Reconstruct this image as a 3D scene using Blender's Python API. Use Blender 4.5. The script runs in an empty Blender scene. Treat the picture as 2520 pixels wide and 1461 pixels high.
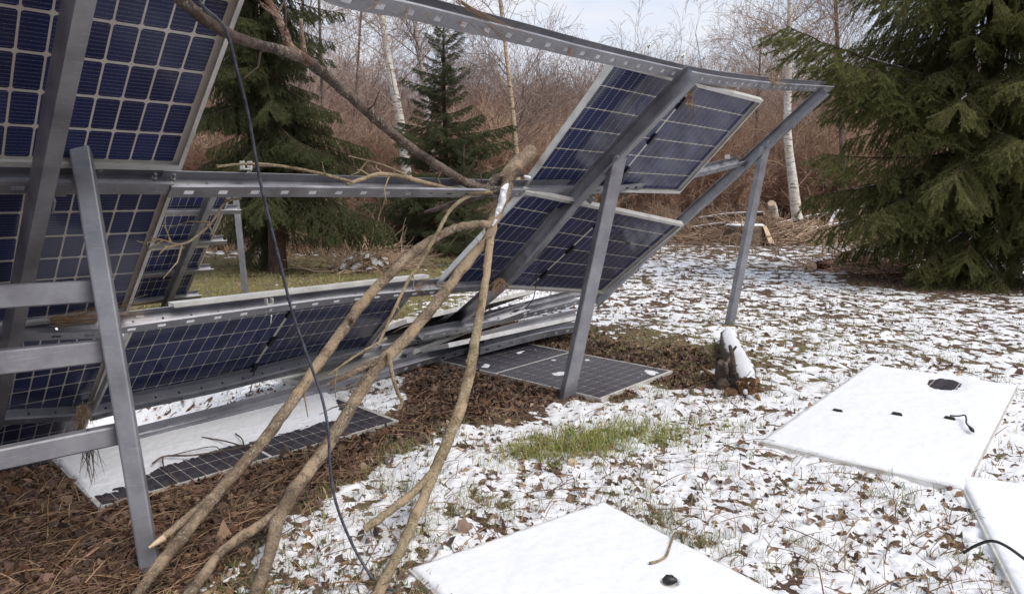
import bpy, math, random
import numpy as np
from mathutils import Vector, Matrix

# ------------------------------------------------------------------ camera, sky, sun, exposure
scene = bpy.context.scene
COL = scene.collection
random.seed(7)
RNG = np.random.default_rng(11)

FOC = 1703.0; CXP = 1260.0; CYP = 730.5; EYE = 1.5
PITCH = math.atan((730 - 470) / FOC)
cam_data = bpy.data.cameras.new("camera")
cam_data.sensor_width = 36.0
cam_data.lens = 36.0 * FOC / 2520.0
cam_data.clip_start = 0.05
cam_data.clip_end = 2000
cam = bpy.data.objects.new("camera", cam_data)
cam.location = (0, 0, EYE)
cam.rotation_euler = (math.radians(90) - PITCH, 0, 0)
COL.objects.link(cam)
scene.camera = cam

SUN_AZ = Vector((0.55, -0.35, 0)).normalized()      # where the veiled sun stands
SUN_EL = math.radians(50)
world = bpy.data.worlds.new("World")
scene.world = world
world.use_nodes = True
wn = world.node_tree.nodes; wl = world.node_tree.links
for n_ in list(wn): wn.remove(n_)
w_out = wn.new("ShaderNodeOutputWorld")
w_bg = wn.new("ShaderNodeBackground"); w_bg.inputs["Strength"].default_value = 0.10
w_sky = wn.new("ShaderNodeTexSky"); w_sky.sky_type = 'NISHITA'; w_sky.sun_disc = False
w_sky.sun_elevation = SUN_EL
w_sky.sun_rotation = math.atan2(SUN_AZ.x, SUN_AZ.y)
w_tc = wn.new("ShaderNodeTexCoord")
w_map = wn.new("ShaderNodeMapping"); w_map.inputs["Scale"].default_value = (1.0, 1.0, 2.6)
w_no = wn.new("ShaderNodeTexNoise"); w_no.inputs["Scale"].default_value = 2.2; w_no.inputs["Detail"].default_value = 6; w_no.inputs["Roughness"].default_value = 0.52
w_ra = wn.new("ShaderNodeValToRGB")
w_ra.color_ramp.elements[0].position = 0.36; w_ra.color_ramp.elements[0].color = (0.36, 0.36, 0.36, 1)
w_ra.color_ramp.elements[1].position = 0.60; w_ra.color_ramp.elements[1].color = (1, 1, 1, 1)
w_mix = wn.new("ShaderNodeMix"); w_mix.data_type = 'RGBA'
w_mix.inputs[7].default_value = (4.1, 4.18, 4.5, 1)
wl.new(w_tc.outputs["Generated"], w_map.inputs["Vector"]); wl.new(w_map.outputs["Vector"], w_no.inputs["Vector"])
wl.new(w_no.outputs["Fac"], w_ra.inputs["Fac"]); wl.new(w_ra.outputs["Color"], w_mix.inputs[0])
wl.new(w_sky.outputs["Color"], w_mix.inputs[6]); wl.new(w_mix.outputs[2], w_bg.inputs["Color"])
wl.new(w_bg.outputs["Background"], w_out.inputs["Surface"])

sun_data = bpy.data.lights.new("sun", 'SUN'); sun_data.energy = 1.3; sun_data.angle = math.radians(40); sun_data.color = (1.0, 0.93, 0.84)
sun = bpy.data.objects.new("sun", sun_data); COL.objects.link(sun)
sd = Vector((SUN_AZ.x * math.cos(SUN_EL), SUN_AZ.y * math.cos(SUN_EL), math.sin(SUN_EL)))
sun.rotation_euler = sd.to_track_quat('Z', 'Y').to_euler()
sun.location = (0, 0, 20)

scene.view_settings.view_transform = 'Standard'
scene.view_settings.look = 'None'
scene.view_settings.gamma = 1.0
scene.view_settings.use_curve_mapping = False
scene.view_settings.exposure = 1.10
scene.render.engine = 'CYCLES'
scene.cycles.max_bounces = 6
scene.cycles.use_denoising = True

# ------------------------------------------------------------------ survey helpers: sight lines of the photograph met with real planes
V = lambda *a: np.array(a, float)
EYEP = V(0, 0, EYE)
RT = V(1, 0, 0); FW = V(0, math.cos(PITCH), -math.sin(PITCH)); UP = V(0, math.sin(PITCH), math.cos(PITCH))
def unit(v): v = np.asarray(v, float); return v / np.linalg.norm(v)
def sight(x, y): return FW + RT * (x - CXP) / FOC - UP * (y - CYP) / FOC
def on_plane(x, y, p0, nrm):
    r = sight(x, y); return EYEP + r * (np.dot(np.asarray(p0) - EYEP, nrm) / np.dot(r, nrm))
def at_y(x, y, Y):
    r = sight(x, y); return EYEP + r * (Y / r[1])
def at_z(x, y, z=0.0): return on_plane(x, y, V(0, 0, z), V(0, 0, 1))
def on_wall(x, y, A, B): return on_plane(x, y, A, unit(np.cross(B - A, V(0, 0, 1))))

# ------------------------------------------------------------------ noise
_perm = np.random.default_rng(5).integers(0, 2**31, 4096)
def _hash(ix, iy, seed):
    return _perm[(ix * 73 + _perm[(iy * 37 + seed * 101) % 4096]) % 4096]
def perlin(x, y, seed=0):
    x = np.asarray(x, float); y = np.asarray(y, float)
    ix = np.floor(x).astype(np.int64); iy = np.floor(y).astype(np.int64)
    fx = x - ix; fy = y - iy
    def gr(i, j, dx, dy):
        a = _hash(i, j, seed) % 1024 * (2 * math.pi / 1024)
        return np.cos(a) * dx + np.sin(a) * dy
    u = fx**3 * (fx * (fx * 6 - 15) + 10); v = fy**3 * (fy * (fy * 6 - 15) + 10)
    a = gr(ix, iy, fx, fy); b = gr(ix + 1, iy, fx - 1, fy); c = gr(ix, iy + 1, fx, fy - 1); d = gr(ix + 1, iy + 1, fx - 1, fy - 1)
    return 1.5 * ((a * (1 - u) + b * u) * (1 - v) + (c * (1 - u) + d * u) * v)
def fbm(x, y, scale, octv=4, seed=0, rough=0.5):
    s = 0; amp = 1; tot = 0; x = np.asarray(x, float) / scale; y = np.asarray(y, float) / scale
    for o in range(octv):
        s = s + amp * perlin(x + o * 17.3, y - o * 9.1, seed + o); tot += amp
        x = x * 2.03; y = y * 2.03; amp *= rough
    return s / tot
def sstep(a, b, x):
    t = np.clip((np.asarray(x, float) - a) / (b - a), 0, 1); return t * t * (3 - 2 * t)

# ------------------------------------------------------------------ materials
MATS = {}
class NT:
    def __init__(s, m): s.t = m.node_tree; s.n = s.t.nodes; s.l = s.t.links
    def new(s, typ, **kw):
        n = s.n.new(typ)
        for k, v in kw.items():
            if hasattr(n, k): setattr(n, k, v)
            else: n.inputs[k].default_value = v
        return n
    def link(s, a, b): s.l.new(a, b)
    def mix(s, fac, a, b, blend='MIX'):
        m = s.n.new("ShaderNodeMix"); m.data_type = 'RGBA'; m.blend_type = blend
        for sock, v in ((m.inputs[0], fac), (m.inputs[6], a), (m.inputs[7], b)):
            if isinstance(v, (int, float)): sock.default_value = v
            elif isinstance(v, tuple): sock.default_value = v + (1,) if len(v) == 3 else v
            else: s.l.new(v, sock)
        return m.outputs[2]
    def math(s, op, a, b=None, clamp=False):
        m = s.n.new("ShaderNodeMath"); m.operation = op; m.use_clamp = clamp
        for i, v in enumerate((a, b)):
            if v is None: continue
            if isinstance(v, (int, float)): m.inputs[i].default_value = v
            else: s.l.new(v, m.inputs[i])
        return m.outputs[0]
    def ramp(s, fac, stops):
        r = s.n.new("ShaderNodeValToRGB"); e = r.color_ramp.elements
        while len(e) < len(stops): e.new(0.5)
        for i, (p, c) in enumerate(stops):
            e[i].position = p; e[i].color = (c + (1,)) if isinstance(c, tuple) else (c, c, c, 1)
        s.l.new(fac, r.inputs[0]); return r.outputs[0]
    def noise(s, scale, detail=4, rough=0.55, vec=None, dist=0.0):
        n = s.n.new("ShaderNodeTexNoise"); n.inputs["Scale"].default_value = scale; n.inputs["Detail"].default_value = detail
        n.inputs["Roughness"].default_value = rough; n.inputs["Distortion"].default_value = dist
        if vec is not None: s.l.new(vec, n.inputs["Vector"])
        return n.outputs["Fac"]
    def bump(s, height, strength, dist=0.01):
        b = s.n.new("ShaderNodeBump"); b.inputs["Strength"].default_value = strength; b.inputs["Distance"].default_value = dist
        s.l.new(height, b.inputs["Height"]); return b.outputs["Normal"]
def mat(name):
    m = bpy.data.materials.new(name); m.use_nodes = True; MATS[name] = m
    t = NT(m); t.b = t.n["Principled BSDF"]
    t.tc = t.n.new("ShaderNodeTexCoord")
    return m, t
def P(t, **kw):
    for k, v in kw.items():
        sock = t.b.inputs[k.replace('_', ' ')]
        if isinstance(v, (int, float)): sock.default_value = v
        elif isinstance(v, tuple): sock.default_value = v + (1,) if len(v) == 3 else v
        else: t.link(v, sock)

def make_materials():
    # galvanised steel
    m, t = mat("galvanised_steel"); o = t.tc.outputs["Object"]
    vor = t.new("ShaderNodeTexVoronoi"); vor.inputs["Scale"].default_value = 38; t.link(o, vor.inputs["Vector"])
    sp = t.noise(60, 2, 0.5, o); st = t.noise(5, 5, 0.6, o)
    c = t.ramp(st, [(0.3, (0.205, 0.205, 0.225)), (0.55, (0.30, 0.30, 0.325)), (0.75, (0.37, 0.37, 0.39))])
    c = t.mix(0.30, c, t.ramp(vor.outputs["Distance"], [(0.1, 0.42), (0.7, 0.58)]), 'SOFT_LIGHT')
    c = t.mix(t.ramp(t.noise(2.2, 6, 0.7, o), [(0.62, 0.0), (0.72, 0.45)]), c, (0.20, 0.175, 0.15))
    mp = t.new('ShaderNodeMapping'); mp.inputs['Scale'].default_value = (3, 3, 40); t.link(o, mp.inputs['Vector'])
    c = t.mix(t.ramp(t.noise(4, 4, 0.7, mp.outputs['Vector']), [(0.58, 0.0), (0.70, 0.35)]), c, (0.55, 0.55, 0.56))
    P(t, Base_Color=c, Metallic=0.55, Roughness=t.ramp(st, [(0.3, 0.36), (0.7, 0.55)]), Normal=t.bump(sp, 0.06, 0.002))
    # aluminium panel frame
    m, t = mat("anodised_aluminium"); o = t.tc.outputs["Object"]
    st = t.noise(9, 5, 0.6, o)
    P(t, Base_Color=t.ramp(st, [(0.35, (0.56, 0.54, 0.50)), (0.6, (0.70, 0.69, 0.66))]), Metallic=0.35, Roughness=0.42)
    m, t = mat("zinc_bolt"); P(t, Base_Color=(0.45, 0.44, 0.42), Metallic=0.9, Roughness=0.4)
    # laminate between cells
    m, t = mat("cell_laminate"); o = t.tc.outputs["Object"]
    P(t, Base_Color=t.ramp(t.noise(6, 4, 0.6, o), [(0.3, (0.56, 0.52, 0.46)), (0.7, (0.70, 0.67, 0.60))]), Roughness=0.5, Specular_IOR_Level=0.1, Coat_Weight=0.8, Coat_Roughness=0.10, Coat_IOR=1.4)
    # solar cell with fine silver fingers (runs along x)
    m, t = mat("solar_cell"); o = t.tc.outputs["Object"]
    sx = t.new("ShaderNodeSeparateXYZ"); t.link(o, sx.inputs[0])
    yy = t.math('FRACT', t.math('MULTIPLY', t.math('ADD', sx.outputs[1], 0.0785), 9 / 0.157))
    line = t.math('LESS_THAN', t.math('ABSOLUTE', t.math('SUBTRACT', yy, 0.5)), 0.036)
    dash = t.noise(170, 1, 0.5, o)
    oi = t.new("ShaderNodeObjectInfo")
    base = t.mix(oi.outputs["Random"], (0.013, 0.020, 0.078), (0.024, 0.036, 0.125))
    lc = t.mix(t.ramp(dash, [(0.4, 0.0), (0.6, 1.0)]), (0.13, 0.12, 0.14), (0.36, 0.29, 0.25))
    c = t.mix(line, base, lc)
    P(t, Base_Color=c, Roughness=0.5, Specular_IOR_Level=0.1, Coat_Weight=0.8, Coat_Roughness=0.10, Coat_IOR=1.4)
    m, t = mat("wet_cell"); o = t.tc.outputs["Object"]
    wn_ = t.noise(14, 4, 0.6, o)
    P(t, Base_Color=t.ramp(wn_, [(0.35, (0.036, 0.033, 0.042)), (0.7, (0.070, 0.063, 0.074))]), Roughness=t.ramp(wn_, [(0.4, 0.25), (0.65, 0.5)]), Specular_IOR_Level=0.3)
    m, t = mat("black_plastic"); P(t, Base_Color=(0.012, 0.012, 0.014), Roughness=0.45)
    m, t = mat("cable_rubber"); o = t.tc.outputs["Object"]
    P(t, Base_Color=t.ramp(t.noise(40, 3, 0.6, o), [(0.4, (0.028, 0.03, 0.045)), (0.75, (0.10, 0.10, 0.13))]), Roughness=0.42)
    # snow
    m, t = mat("snow"); o = t.tc.outputs["Object"]
    P(t, Base_Color=t.ramp(t.noise(30, 4, 0.6, o), [(0.25, (0.72, 0.735, 0.765)), (0.7, (0.775, 0.785, 0.805))]), Roughness=0.65, Specular_IOR_Level=0.25,
      Normal=t.bump(t.noise(130, 5, 0.7, o), 0.3, 0.004))
    # soil under the snow
    m, t = mat("soil"); o = t.tc.outputs["Object"]
    a = t.noise(3.2, 6, 0.65, o); b = t.noise(26, 5, 0.7, o)
    at = t.new("ShaderNodeAttribute", attribute_name="green")
    c = t.ramp(b, [(0.3, (0.045, 0.028, 0.022)), (0.5, (0.105, 0.068, 0.050)), (0.7, (0.20, 0.142, 0.108))])
    g = t.ramp(b, [(0.3, (0.09, 0.085, 0.035)), (0.5, (0.20, 0.175, 0.08)), (0.7, (0.34, 0.29, 0.16))])
    c = t.mix(t.math('MULTIPLY', at.outputs["Fac"], t.ramp(a, [(0.35, 0.35), (0.6, 1.0)])), c, g)
    P(t, Base_Color=c, Roughness=0.95, Specular_IOR_Level=0.15, Normal=t.bump(b, 0.9, 0.03))
    # coloured litter (tone stored per leaf)
    m, t = mat("litter"); o = t.tc.outputs["Object"]
    at = t.new("ShaderNodeAttribute", attribute_name="tone")
    P(t, Base_Color=t.mix(0.5, at.outputs["Color"], t.ramp(t.noise(60, 3, 0.6, o), [(0.3, 0.35), (0.7, 0.65)]), 'OVERLAY'), Roughness=0.75, Specular_IOR_Level=0.25)
    # barks
    def bark(name, c0, c1, c2, lichen, snow, scale=22, peel=0.0):
        m, t = mat(name); o = t.tc.outputs["Object"]
        a = t.noise(scale * 0.35, 6, 0.65, o, 0.6); b = t.noise(scale * 4, 5, 0.7, o)
        c = t.ramp(a, [(0.32, c0), (0.5, c1), (0.68, c2)])
        c = t.mix(t.ramp(b, [(0.38, 0.62), (0.58, 0.0)]), c, tuple(0.6 * q for q in c0))
        if peel: c = t.mix(t.ramp(t.noise(scale * 0.16, 5, 0.6, o, 0.8), [(0.55, 0.0), (0.60, peel)]), c, (0.50, 0.37, 0.24))
        li = t.math('MULTIPLY', t.ramp(t.noise(scale * 3.2, 3, 0.7, o), [(0.57, 0.0), (0.64, 1.0)]), t.ramp(t.noise(scale * 0.22, 3, 0.5, o), [(0.40, 0.0), (0.60, lichen)]))
        c = t.mix(li, c, (0.46, 0.45, 0.37))
        if snow > 0:
            ge = t.new("ShaderNodeNewGeometry"); sz = t.new("ShaderNodeSeparateXYZ"); t.link(ge.outputs["Normal"], sz.inputs[0])
            k = t.math('ADD', sz.outputs[2], t.math('MULTIPLY', t.math('SUBTRACT', t.noise(9, 5, 0.7, o), 0.5), 1.1))
            c = t.mix(t.ramp(k, [(1.0 - snow, 0.0), (1.06 - snow, 1.0)]), c, (0.88, 0.9, 0.93))
        P(t, Base_Color=c, Roughness=0.9, Specular_IOR_Level=0.2, Normal=t.bump(t.mix(0.5, a, b), 1.0, 0.030))
    bark("bark_tan", (0.131, 0.096, 0.067), (0.315, 0.234, 0.162), (0.506, 0.399, 0.283), 0.95, 0, 22, 0.7)
    bark("bark_yellow", (0.177, 0.133, 0.078), (0.380, 0.294, 0.184), (0.531, 0.437, 0.297), 0.75, 0, 22, 0.8)
    bark("bark_dark", (0.075, 0.057, 0.048), (0.177, 0.132, 0.108), (0.300, 0.232, 0.188), 0.9, 0)
    bark("bark_red", (0.084, 0.049, 0.039), (0.224, 0.126, 0.091), (0.420, 0.308, 0.238), 0.9, 0, 22, 0.5)
    bark("bark_snowy", (0.096, 0.077, 0.058), (0.208, 0.160, 0.120), (0.336, 0.264, 0.192), 0.5, 0.28, 30)
    bark("log_snowy", (0.07, 0.05, 0.038), (0.16, 0.115, 0.085), (0.25, 0.19, 0.145), 0.3, 0.22, 20)
    bark("log_red", (0.07, 0.02, 0.013), (0.17, 0.05, 0.03), (0.26, 0.10, 0.06), 0.15, 0.12, 20)
    bark("spruce_bark", (0.05, 0.032, 0.026), (0.10, 0.066, 0.052), (0.16, 0.11, 0.085), 0.3, 0, 18)
    bark("twig_brown", (0.09, 0.065, 0.055), (0.15, 0.11, 0.092), (0.22, 0.17, 0.145), 0.2, 0, 6)
    m, t = mat("cut_wood"); o = t.tc.outputs["Object"]
    P(t, Base_Color=t.ramp(t.noise(25, 4, 0.6, o), [(0.3, (0.48, 0.33, 0.20)), (0.7, (0.70, 0.56, 0.40))]), Roughness=0.8)
    m, t = mat("rotten_wood"); o = t.tc.outputs["Object"]
    P(t, Base_Color=t.ramp(t.noise(40, 5, 0.7, o), [(0.3, (0.07, 0.035, 0.018)), (0.5, (0.20, 0.105, 0.05)), (0.72, (0.42, 0.27, 0.16))]), Roughness=0.95, Normal=t.bump(t.noise(60, 4, 0.7, o), 1.0, 0.02))
    # birch bark
    m, t = mat("birch_bark"); o = t.tc.outputs["Object"]
    mp = t.new("ShaderNodeMapping"); mp.inputs["Scale"].default_value = (2.2, 2.2, 9); t.link(o, mp.inputs["Vector"])
    k = t.noise(2.3, 5, 0.7, mp.outputs["Vector"])
    c = t.ramp(k, [(0.36, (0.06, 0.045, 0.04)), (0.43, (0.52, 0.47, 0.42)), (0.55, (0.74, 0.71, 0.66))])
    c = t.mix(t.ramp(t.noise(1.1, 4, 0.6, o), [(0.5, 0.0), (0.72, 0.55)]), c, (0.46, 0.33, 0.20))
    P(t, Base_Color=c, Roughness=0.7)
    m, t = mat("yellow_birch_bark"); o = t.tc.outputs["Object"]
    mp = t.new("ShaderNodeMapping"); mp.inputs["Scale"].default_value = (2.2, 2.2, 7); t.link(o, mp.inputs["Vector"])
    c = t.ramp(t.noise(2.6, 5, 0.7, mp.outputs["Vector"]), [(0.37, (0.12, 0.08, 0.05)), (0.47, (0.45, 0.33, 0.19)), (0.62, (0.62, 0.53, 0.40))])
    P(t, Base_Color=c, Roughness=0.75)
    # needles
    def needles(name, c0, c1):
        m, t = mat(name); oi = t.new("ShaderNodeObjectInfo"); o = t.tc.outputs["Object"]
        c = t.mix(oi.outputs["Random"], c0, c1)
        c = t.mix(t.ramp(t.noise(7, 3, 0.6, o), [(0.35, 0.0), (0.7, 0.55)]), c, tuple(min(1, 1.5 * x) for x in c1))
        P(t, Base_Color=c, Roughness=0.6, Specular_IOR_Level=0.3)
        tr = t.new("ShaderNodeBsdfTranslucent"); t.link(c, tr.inputs["Color"])
        ms = t.new("ShaderNodeMixShader"); ms.inputs[0].default_value = 0.42
        out = t.n["Material Output"]
        t.link(t.b.outputs[0], ms.inputs[1]); t.link(tr.outputs[0], ms.inputs[2]); t.link(ms.outputs[0], out.inputs["Surface"])
    needles("needles_olive", (0.130, 0.145, 0.048), (0.215, 0.215, 0.085))
    needles("needles_dark", (0.080, 0.094, 0.042), (0.125, 0.136, 0.060))
    needles("needles_blue", (0.085, 0.104, 0.052), (0.135, 0.152, 0.074))
    # hill floor and thicket
    m, t = mat("hill_floor"); o = t.tc.outputs["Object"]
    P(t, Base_Color=t.ramp(t.noise(0.6, 8, 0.75, o), [(0.3, (0.25, 0.17, 0.135)), (0.55, (0.38, 0.27, 0.21)), (0.74, (0.48, 0.42, 0.38))]), Roughness=1.0, Specular_IOR_Level=0.05)
    def twigs(name, c0, c1):
        m, t = mat(name); oi = t.new("ShaderNodeObjectInfo")
        P(t, Base_Color=t.mix(oi.outputs["Random"], c0, c1), Roughness=0.9, Specular_IOR_Level=0.1)
    twigs("thicket_russet", (0.23, 0.140, 0.105), (0.58, 0.395, 0.29))
    twigs("thicket_tan", (0.22, 0.145, 0.10), (0.60, 0.45, 0.33))
    twigs("thicket_grey", (0.17, 0.122, 0.104), (0.44, 0.335, 0.285))
    m, t = mat("straw"); o = t.tc.outputs["Object"]
    P(t, Base_Color=t.ramp(t.noise(30, 3, 0.6, o), [(0.3, (0.20, 0.115, 0.06)), (0.7, (0.42, 0.29, 0.16))]), Roughness=0.85)
make_materials()

# ------------------------------------------------------------------ mesh helpers
def link(o, parent=None):
    COL.objects.link(o)
    if parent is not None: o.parent = parent
    return o
def mesh_np(name, verts, faces, material, smooth=False):
    """faces: (n,3) or (n,4) array, or list of tuples"""
    me = bpy.data.meshes.new(name)
    verts = np.asarray(verts, np.float32)
    if isinstance(faces, np.ndarray) and faces.ndim == 2:
        k = faces.shape[1]; nf = len(faces)
        me.vertices.add(len(verts)); me.vertices.foreach_set("co", verts.ravel())
        me.loops.add(nf * k); me.loops.foreach_set("vertex_index", faces.astype(np.int32).ravel())
        me.polygons.add(nf); me.polygons.foreach_set("loop_start", np.arange(0, nf * k, k, dtype=np.int32))
        me.update(calc_edges=True)
    else:
        me.from_pydata([tuple(map(float, v)) for v in verts], [], [tuple(int(i) for i in f) for f in faces]); me.update()
    if smooth: me.polygons.foreach_set("use_smooth", np.ones(len(me.polygons), bool))
    for mm in (material if isinstance(material, (list, tuple)) else [material]):
        me.materials.append(MATS[mm])
    return me
def obj(name, me, parent=None):
    return link(bpy.data.objects.new(name, me), parent)
def thing(name, label, cat, loc=(0, 0, 0), group=None, matrix=None):
    o = bpy.data.objects.new(name, None); o.empty_display_size = 0.1
    COL.objects.link(o)
    if matrix is not None: o.matrix_world = matrix
    else: o.location = loc
    return tag(o, label, cat, group)
def tag(o, label, cat, group=None):
    o["label"] = label; o["category"] = cat
    if group: o["group"] = group
    return o
def structure(o): o["kind"] = "structure"; return o
def stuff(o, label=None, cat=None):
    o["kind"] = "stuff"
    if label: o["label"] = label; o["category"] = cat
    return o

class MB:
    def __init__(s): s.v = []; s.f = []; s.n = 0
    def add(s, v, f):
        s.v.append(np.asarray(v, float)); s.f += [tuple(i + s.n for i in q) for q in f]; s.n += len(v)
    def box(s, c, ax, half):
        c = np.asarray(c, float); ax = [np.asarray(a, float) for a in ax]
        v = [c + ax[0] * half[0] * i + ax[1] * half[1] * j + ax[2] * half[2] * k for k in (-1, 1) for j in (-1, 1) for i in (-1, 1)]
        s.add(v, [(0, 2, 3, 1), (4, 5, 7, 6), (0, 1, 5, 4), (2, 6, 7, 3), (0, 4, 6, 2), (1, 3, 7, 5)])
    def bx(s, x0, x1, y0, y1, z0, z1):
        s.box(((x0 + x1) / 2, (y0 + y1) / 2, (z0 + z1) / 2), np.eye(3), ((x1 - x0) / 2, (y1 - y0) / 2, (z1 - z0) / 2))
    def tube(s, pts, rad, sides=8, cap=True, bumpy=0.0, seed=0):
        v, f = tube_np(pts, rad, sides, cap, bumpy, seed); s.add(v, f)
    def build(s, name, material, parent=None, smooth=False, origin=None):
        v = np.concatenate(s.v)
        if origin is not None: v = v - np.asarray(origin)
        o = obj(name, mesh_np(name, v, s.f, material, smooth), parent)
        if origin is not None: o.location = origin
        return o
def smooth_path(pts, n=6):
    """Catmull-Rom through rows of (x,y,z,...)"""
    p = np.asarray(pts, float)
    if len(p) < 3: 
        t = np.linspace(0, 1, n + 1)[:, None]; return p[0] * (1 - t) + p[1] * t
    q = np.vstack([2 * p[0] - p[1], p, 2 * p[-1] - p[-2]]); out = []
    for i in range(1, len(q) - 2):
        a, b, c, d = q[i - 1], q[i], q[i + 1], q[i + 2]
        for t in np.linspace(0, 1, n, endpoint=False):
            out.append(0.5 * (2 * b + (c - a) * t + (2 * a - 5 * b + 4 * c - d) * t * t + (3 * b - a - 3 * c + d) * t**3))
    out.append(p[-1]); return np.array(out)
def tube_np(pts, rad, sides=8, cap=True, bumpy=0.0, seed=0):
    pts = np.asarray(pts, float); m = len(pts); rad = np.broadcast_to(np.asarray(rad, float), (m,))
    tg = np.gradient(pts, axis=0); tg /= np.linalg.norm(tg, axis=1)[:, None] + 1e-12
    ref = V(0, 0, 1) if abs(tg[0][2]) < 0.9 else V(1, 0, 0)
    u = unit(np.cross(tg[0], ref)); verts = []
    ln = np.concatenate([[0], np.cumsum(np.linalg.norm(np.diff(pts, axis=0), axis=1))])
    for i in range(m):
        u = unit(u - tg[i] * np.dot(u, tg[i])); w = np.cross(tg[i], u)
        for k in range(sides):
            a = 2 * math.pi * k / sides
            r = rad[i]
            if bumpy:
                r = r * (1 + bumpy * (perlin(math.cos(a) * 1.3 + seed * 3.1, ln[i] * 9 + math.sin(a) * 1.3, 3) + 0.6 * perlin(a * 1.6 + seed, ln[i] * 28, 9)))
            verts.append(pts[i] + (u * math.cos(a) + w * math.sin(a)) * r)
    f = [(i * sides + k, i * sides + (k + 1) % sides, (i + 1) * sides + (k + 1) % sides, (i + 1) * sides + k) for i in range(m - 1) for k in range(sides)]
    if cap:
        n0 = len(verts); verts = verts + verts[:sides] + verts[(m - 1) * sides:m * sides]
        f += [tuple(range(n0 + sides - 1, n0 - 1, -1)), tuple(n0 + sides + k for k in range(sides))]
    return verts, f
def sweep(path, prof, ax_a, ax_h, holes=None, pitch=0.15, length=0.042, hole_len=None):
    """open profile of (a,h) swept along path; ax_a/ax_h: vectors per path point (or one). holes: {segment: (offset, run length)} skipped faces"""
    path = np.asarray(path, float)
    d = np.concatenate([[0], np.cumsum(np.linalg.norm(np.diff(path, axis=0), axis=1))])
    ax_a = np.broadcast_to(np.asarray(ax_a, float), path.shape); ax_h = np.broadcast_to(np.asarray(ax_h, float), path.shape)
    cuts = set(d.tolist())
    if holes:
        for off, ln_ in holes.values():
            k = np.arange(off, d[-1] - ln_, pitch); cuts |= set(k.tolist()) | set((k + ln_).tolist())
    s = np.array(sorted(cuts)); s = s[np.concatenate([[True], np.diff(s) > 1e-5])]
    I = lambda arr: np.stack([np.interp(s, d, arr[:, i]) for i in range(3)], 1)
    pp, aa, hh = I(path), I(ax_a), I(ax_h)
    v = np.concatenate([pp + aa * a + hh * h for a, h in prof]); m = len(s); f = []
    for j in range(len(prof) - 1):
        for i in range(m - 1):
            if holes and j in holes:
                off, ln_ = holes[j]; mid = (s[i] + s[i + 1]) / 2
                if mid > off and ((mid - off) % pitch) < ln_ and (mid - off) // pitch * pitch + off + ln_ <= d[-1] - 1e-6: continue
            f.append((j * m + i, j * m + i + 1, (j + 1) * m + i + 1, (j + 1) * m + i))
    return v, f
def steel(name, vf, parent, thick=0.003, material="galvanised_steel"):
    v, f = vf
    me = mesh_np(name, v, f, material); o = obj(name, me, parent)
    md = o.modifiers.new("thickness", 'SOLIDIFY'); md.thickness = thick; md.offset = 0
    return o

# ------------------------------------------------------------------ site frame of the racks
P0 = V(-1.422, 2.524, 0); P1 = V(0.417, 4.902, 0); P2 = V(2.487, 7.704, 0)      # feet of the three posts
D = unit(V(0.68, 0.733, 0)); N2 = V(-D[1], D[0], 0)
LB = V(-1.435, 2.979, 1.625); LD = unit(V(0.709, 0.705, -0.002)); LS = unit(V(0.549, -0.549, 0.63)); LS = unit(LS - LD * np.dot(LS, LD)); LN = np.cross(LD, LS)
UB = V(0.055, 4.74, 1.528); UD = unit(V(0.68, 0.734, -0.013)); US = V(0.517, -0.466, 0.718); US = unit(US - UD * np.dot(US, UD)); UN = np.cross(UD, US)
WB = V(-0.56, 5.036, 0.843); WD = unit(V(0.674, 0.726, -0.138)); WS = V(0.611, -0.444, 0.655); WS = unit(WS - WD * np.dot(WS, WD)); WN = np.cross(WD, WS)
BB = V(-2.654, 4.18, 0.127); BD = unit(V(0.63, 0.776, -0.022)); BS = V(0.572, -0.445, 0.689); BS = unit(BS - BD * np.dot(BS, BD)); BN = np.cross(BD, BS)
def rack_uv(x, y):
    return (x - P0[0]) * D[0] + (y - P0[1]) * D[1], (x - P0[0]) * N2[0] + (y - P0[1]) * N2[1]

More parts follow.
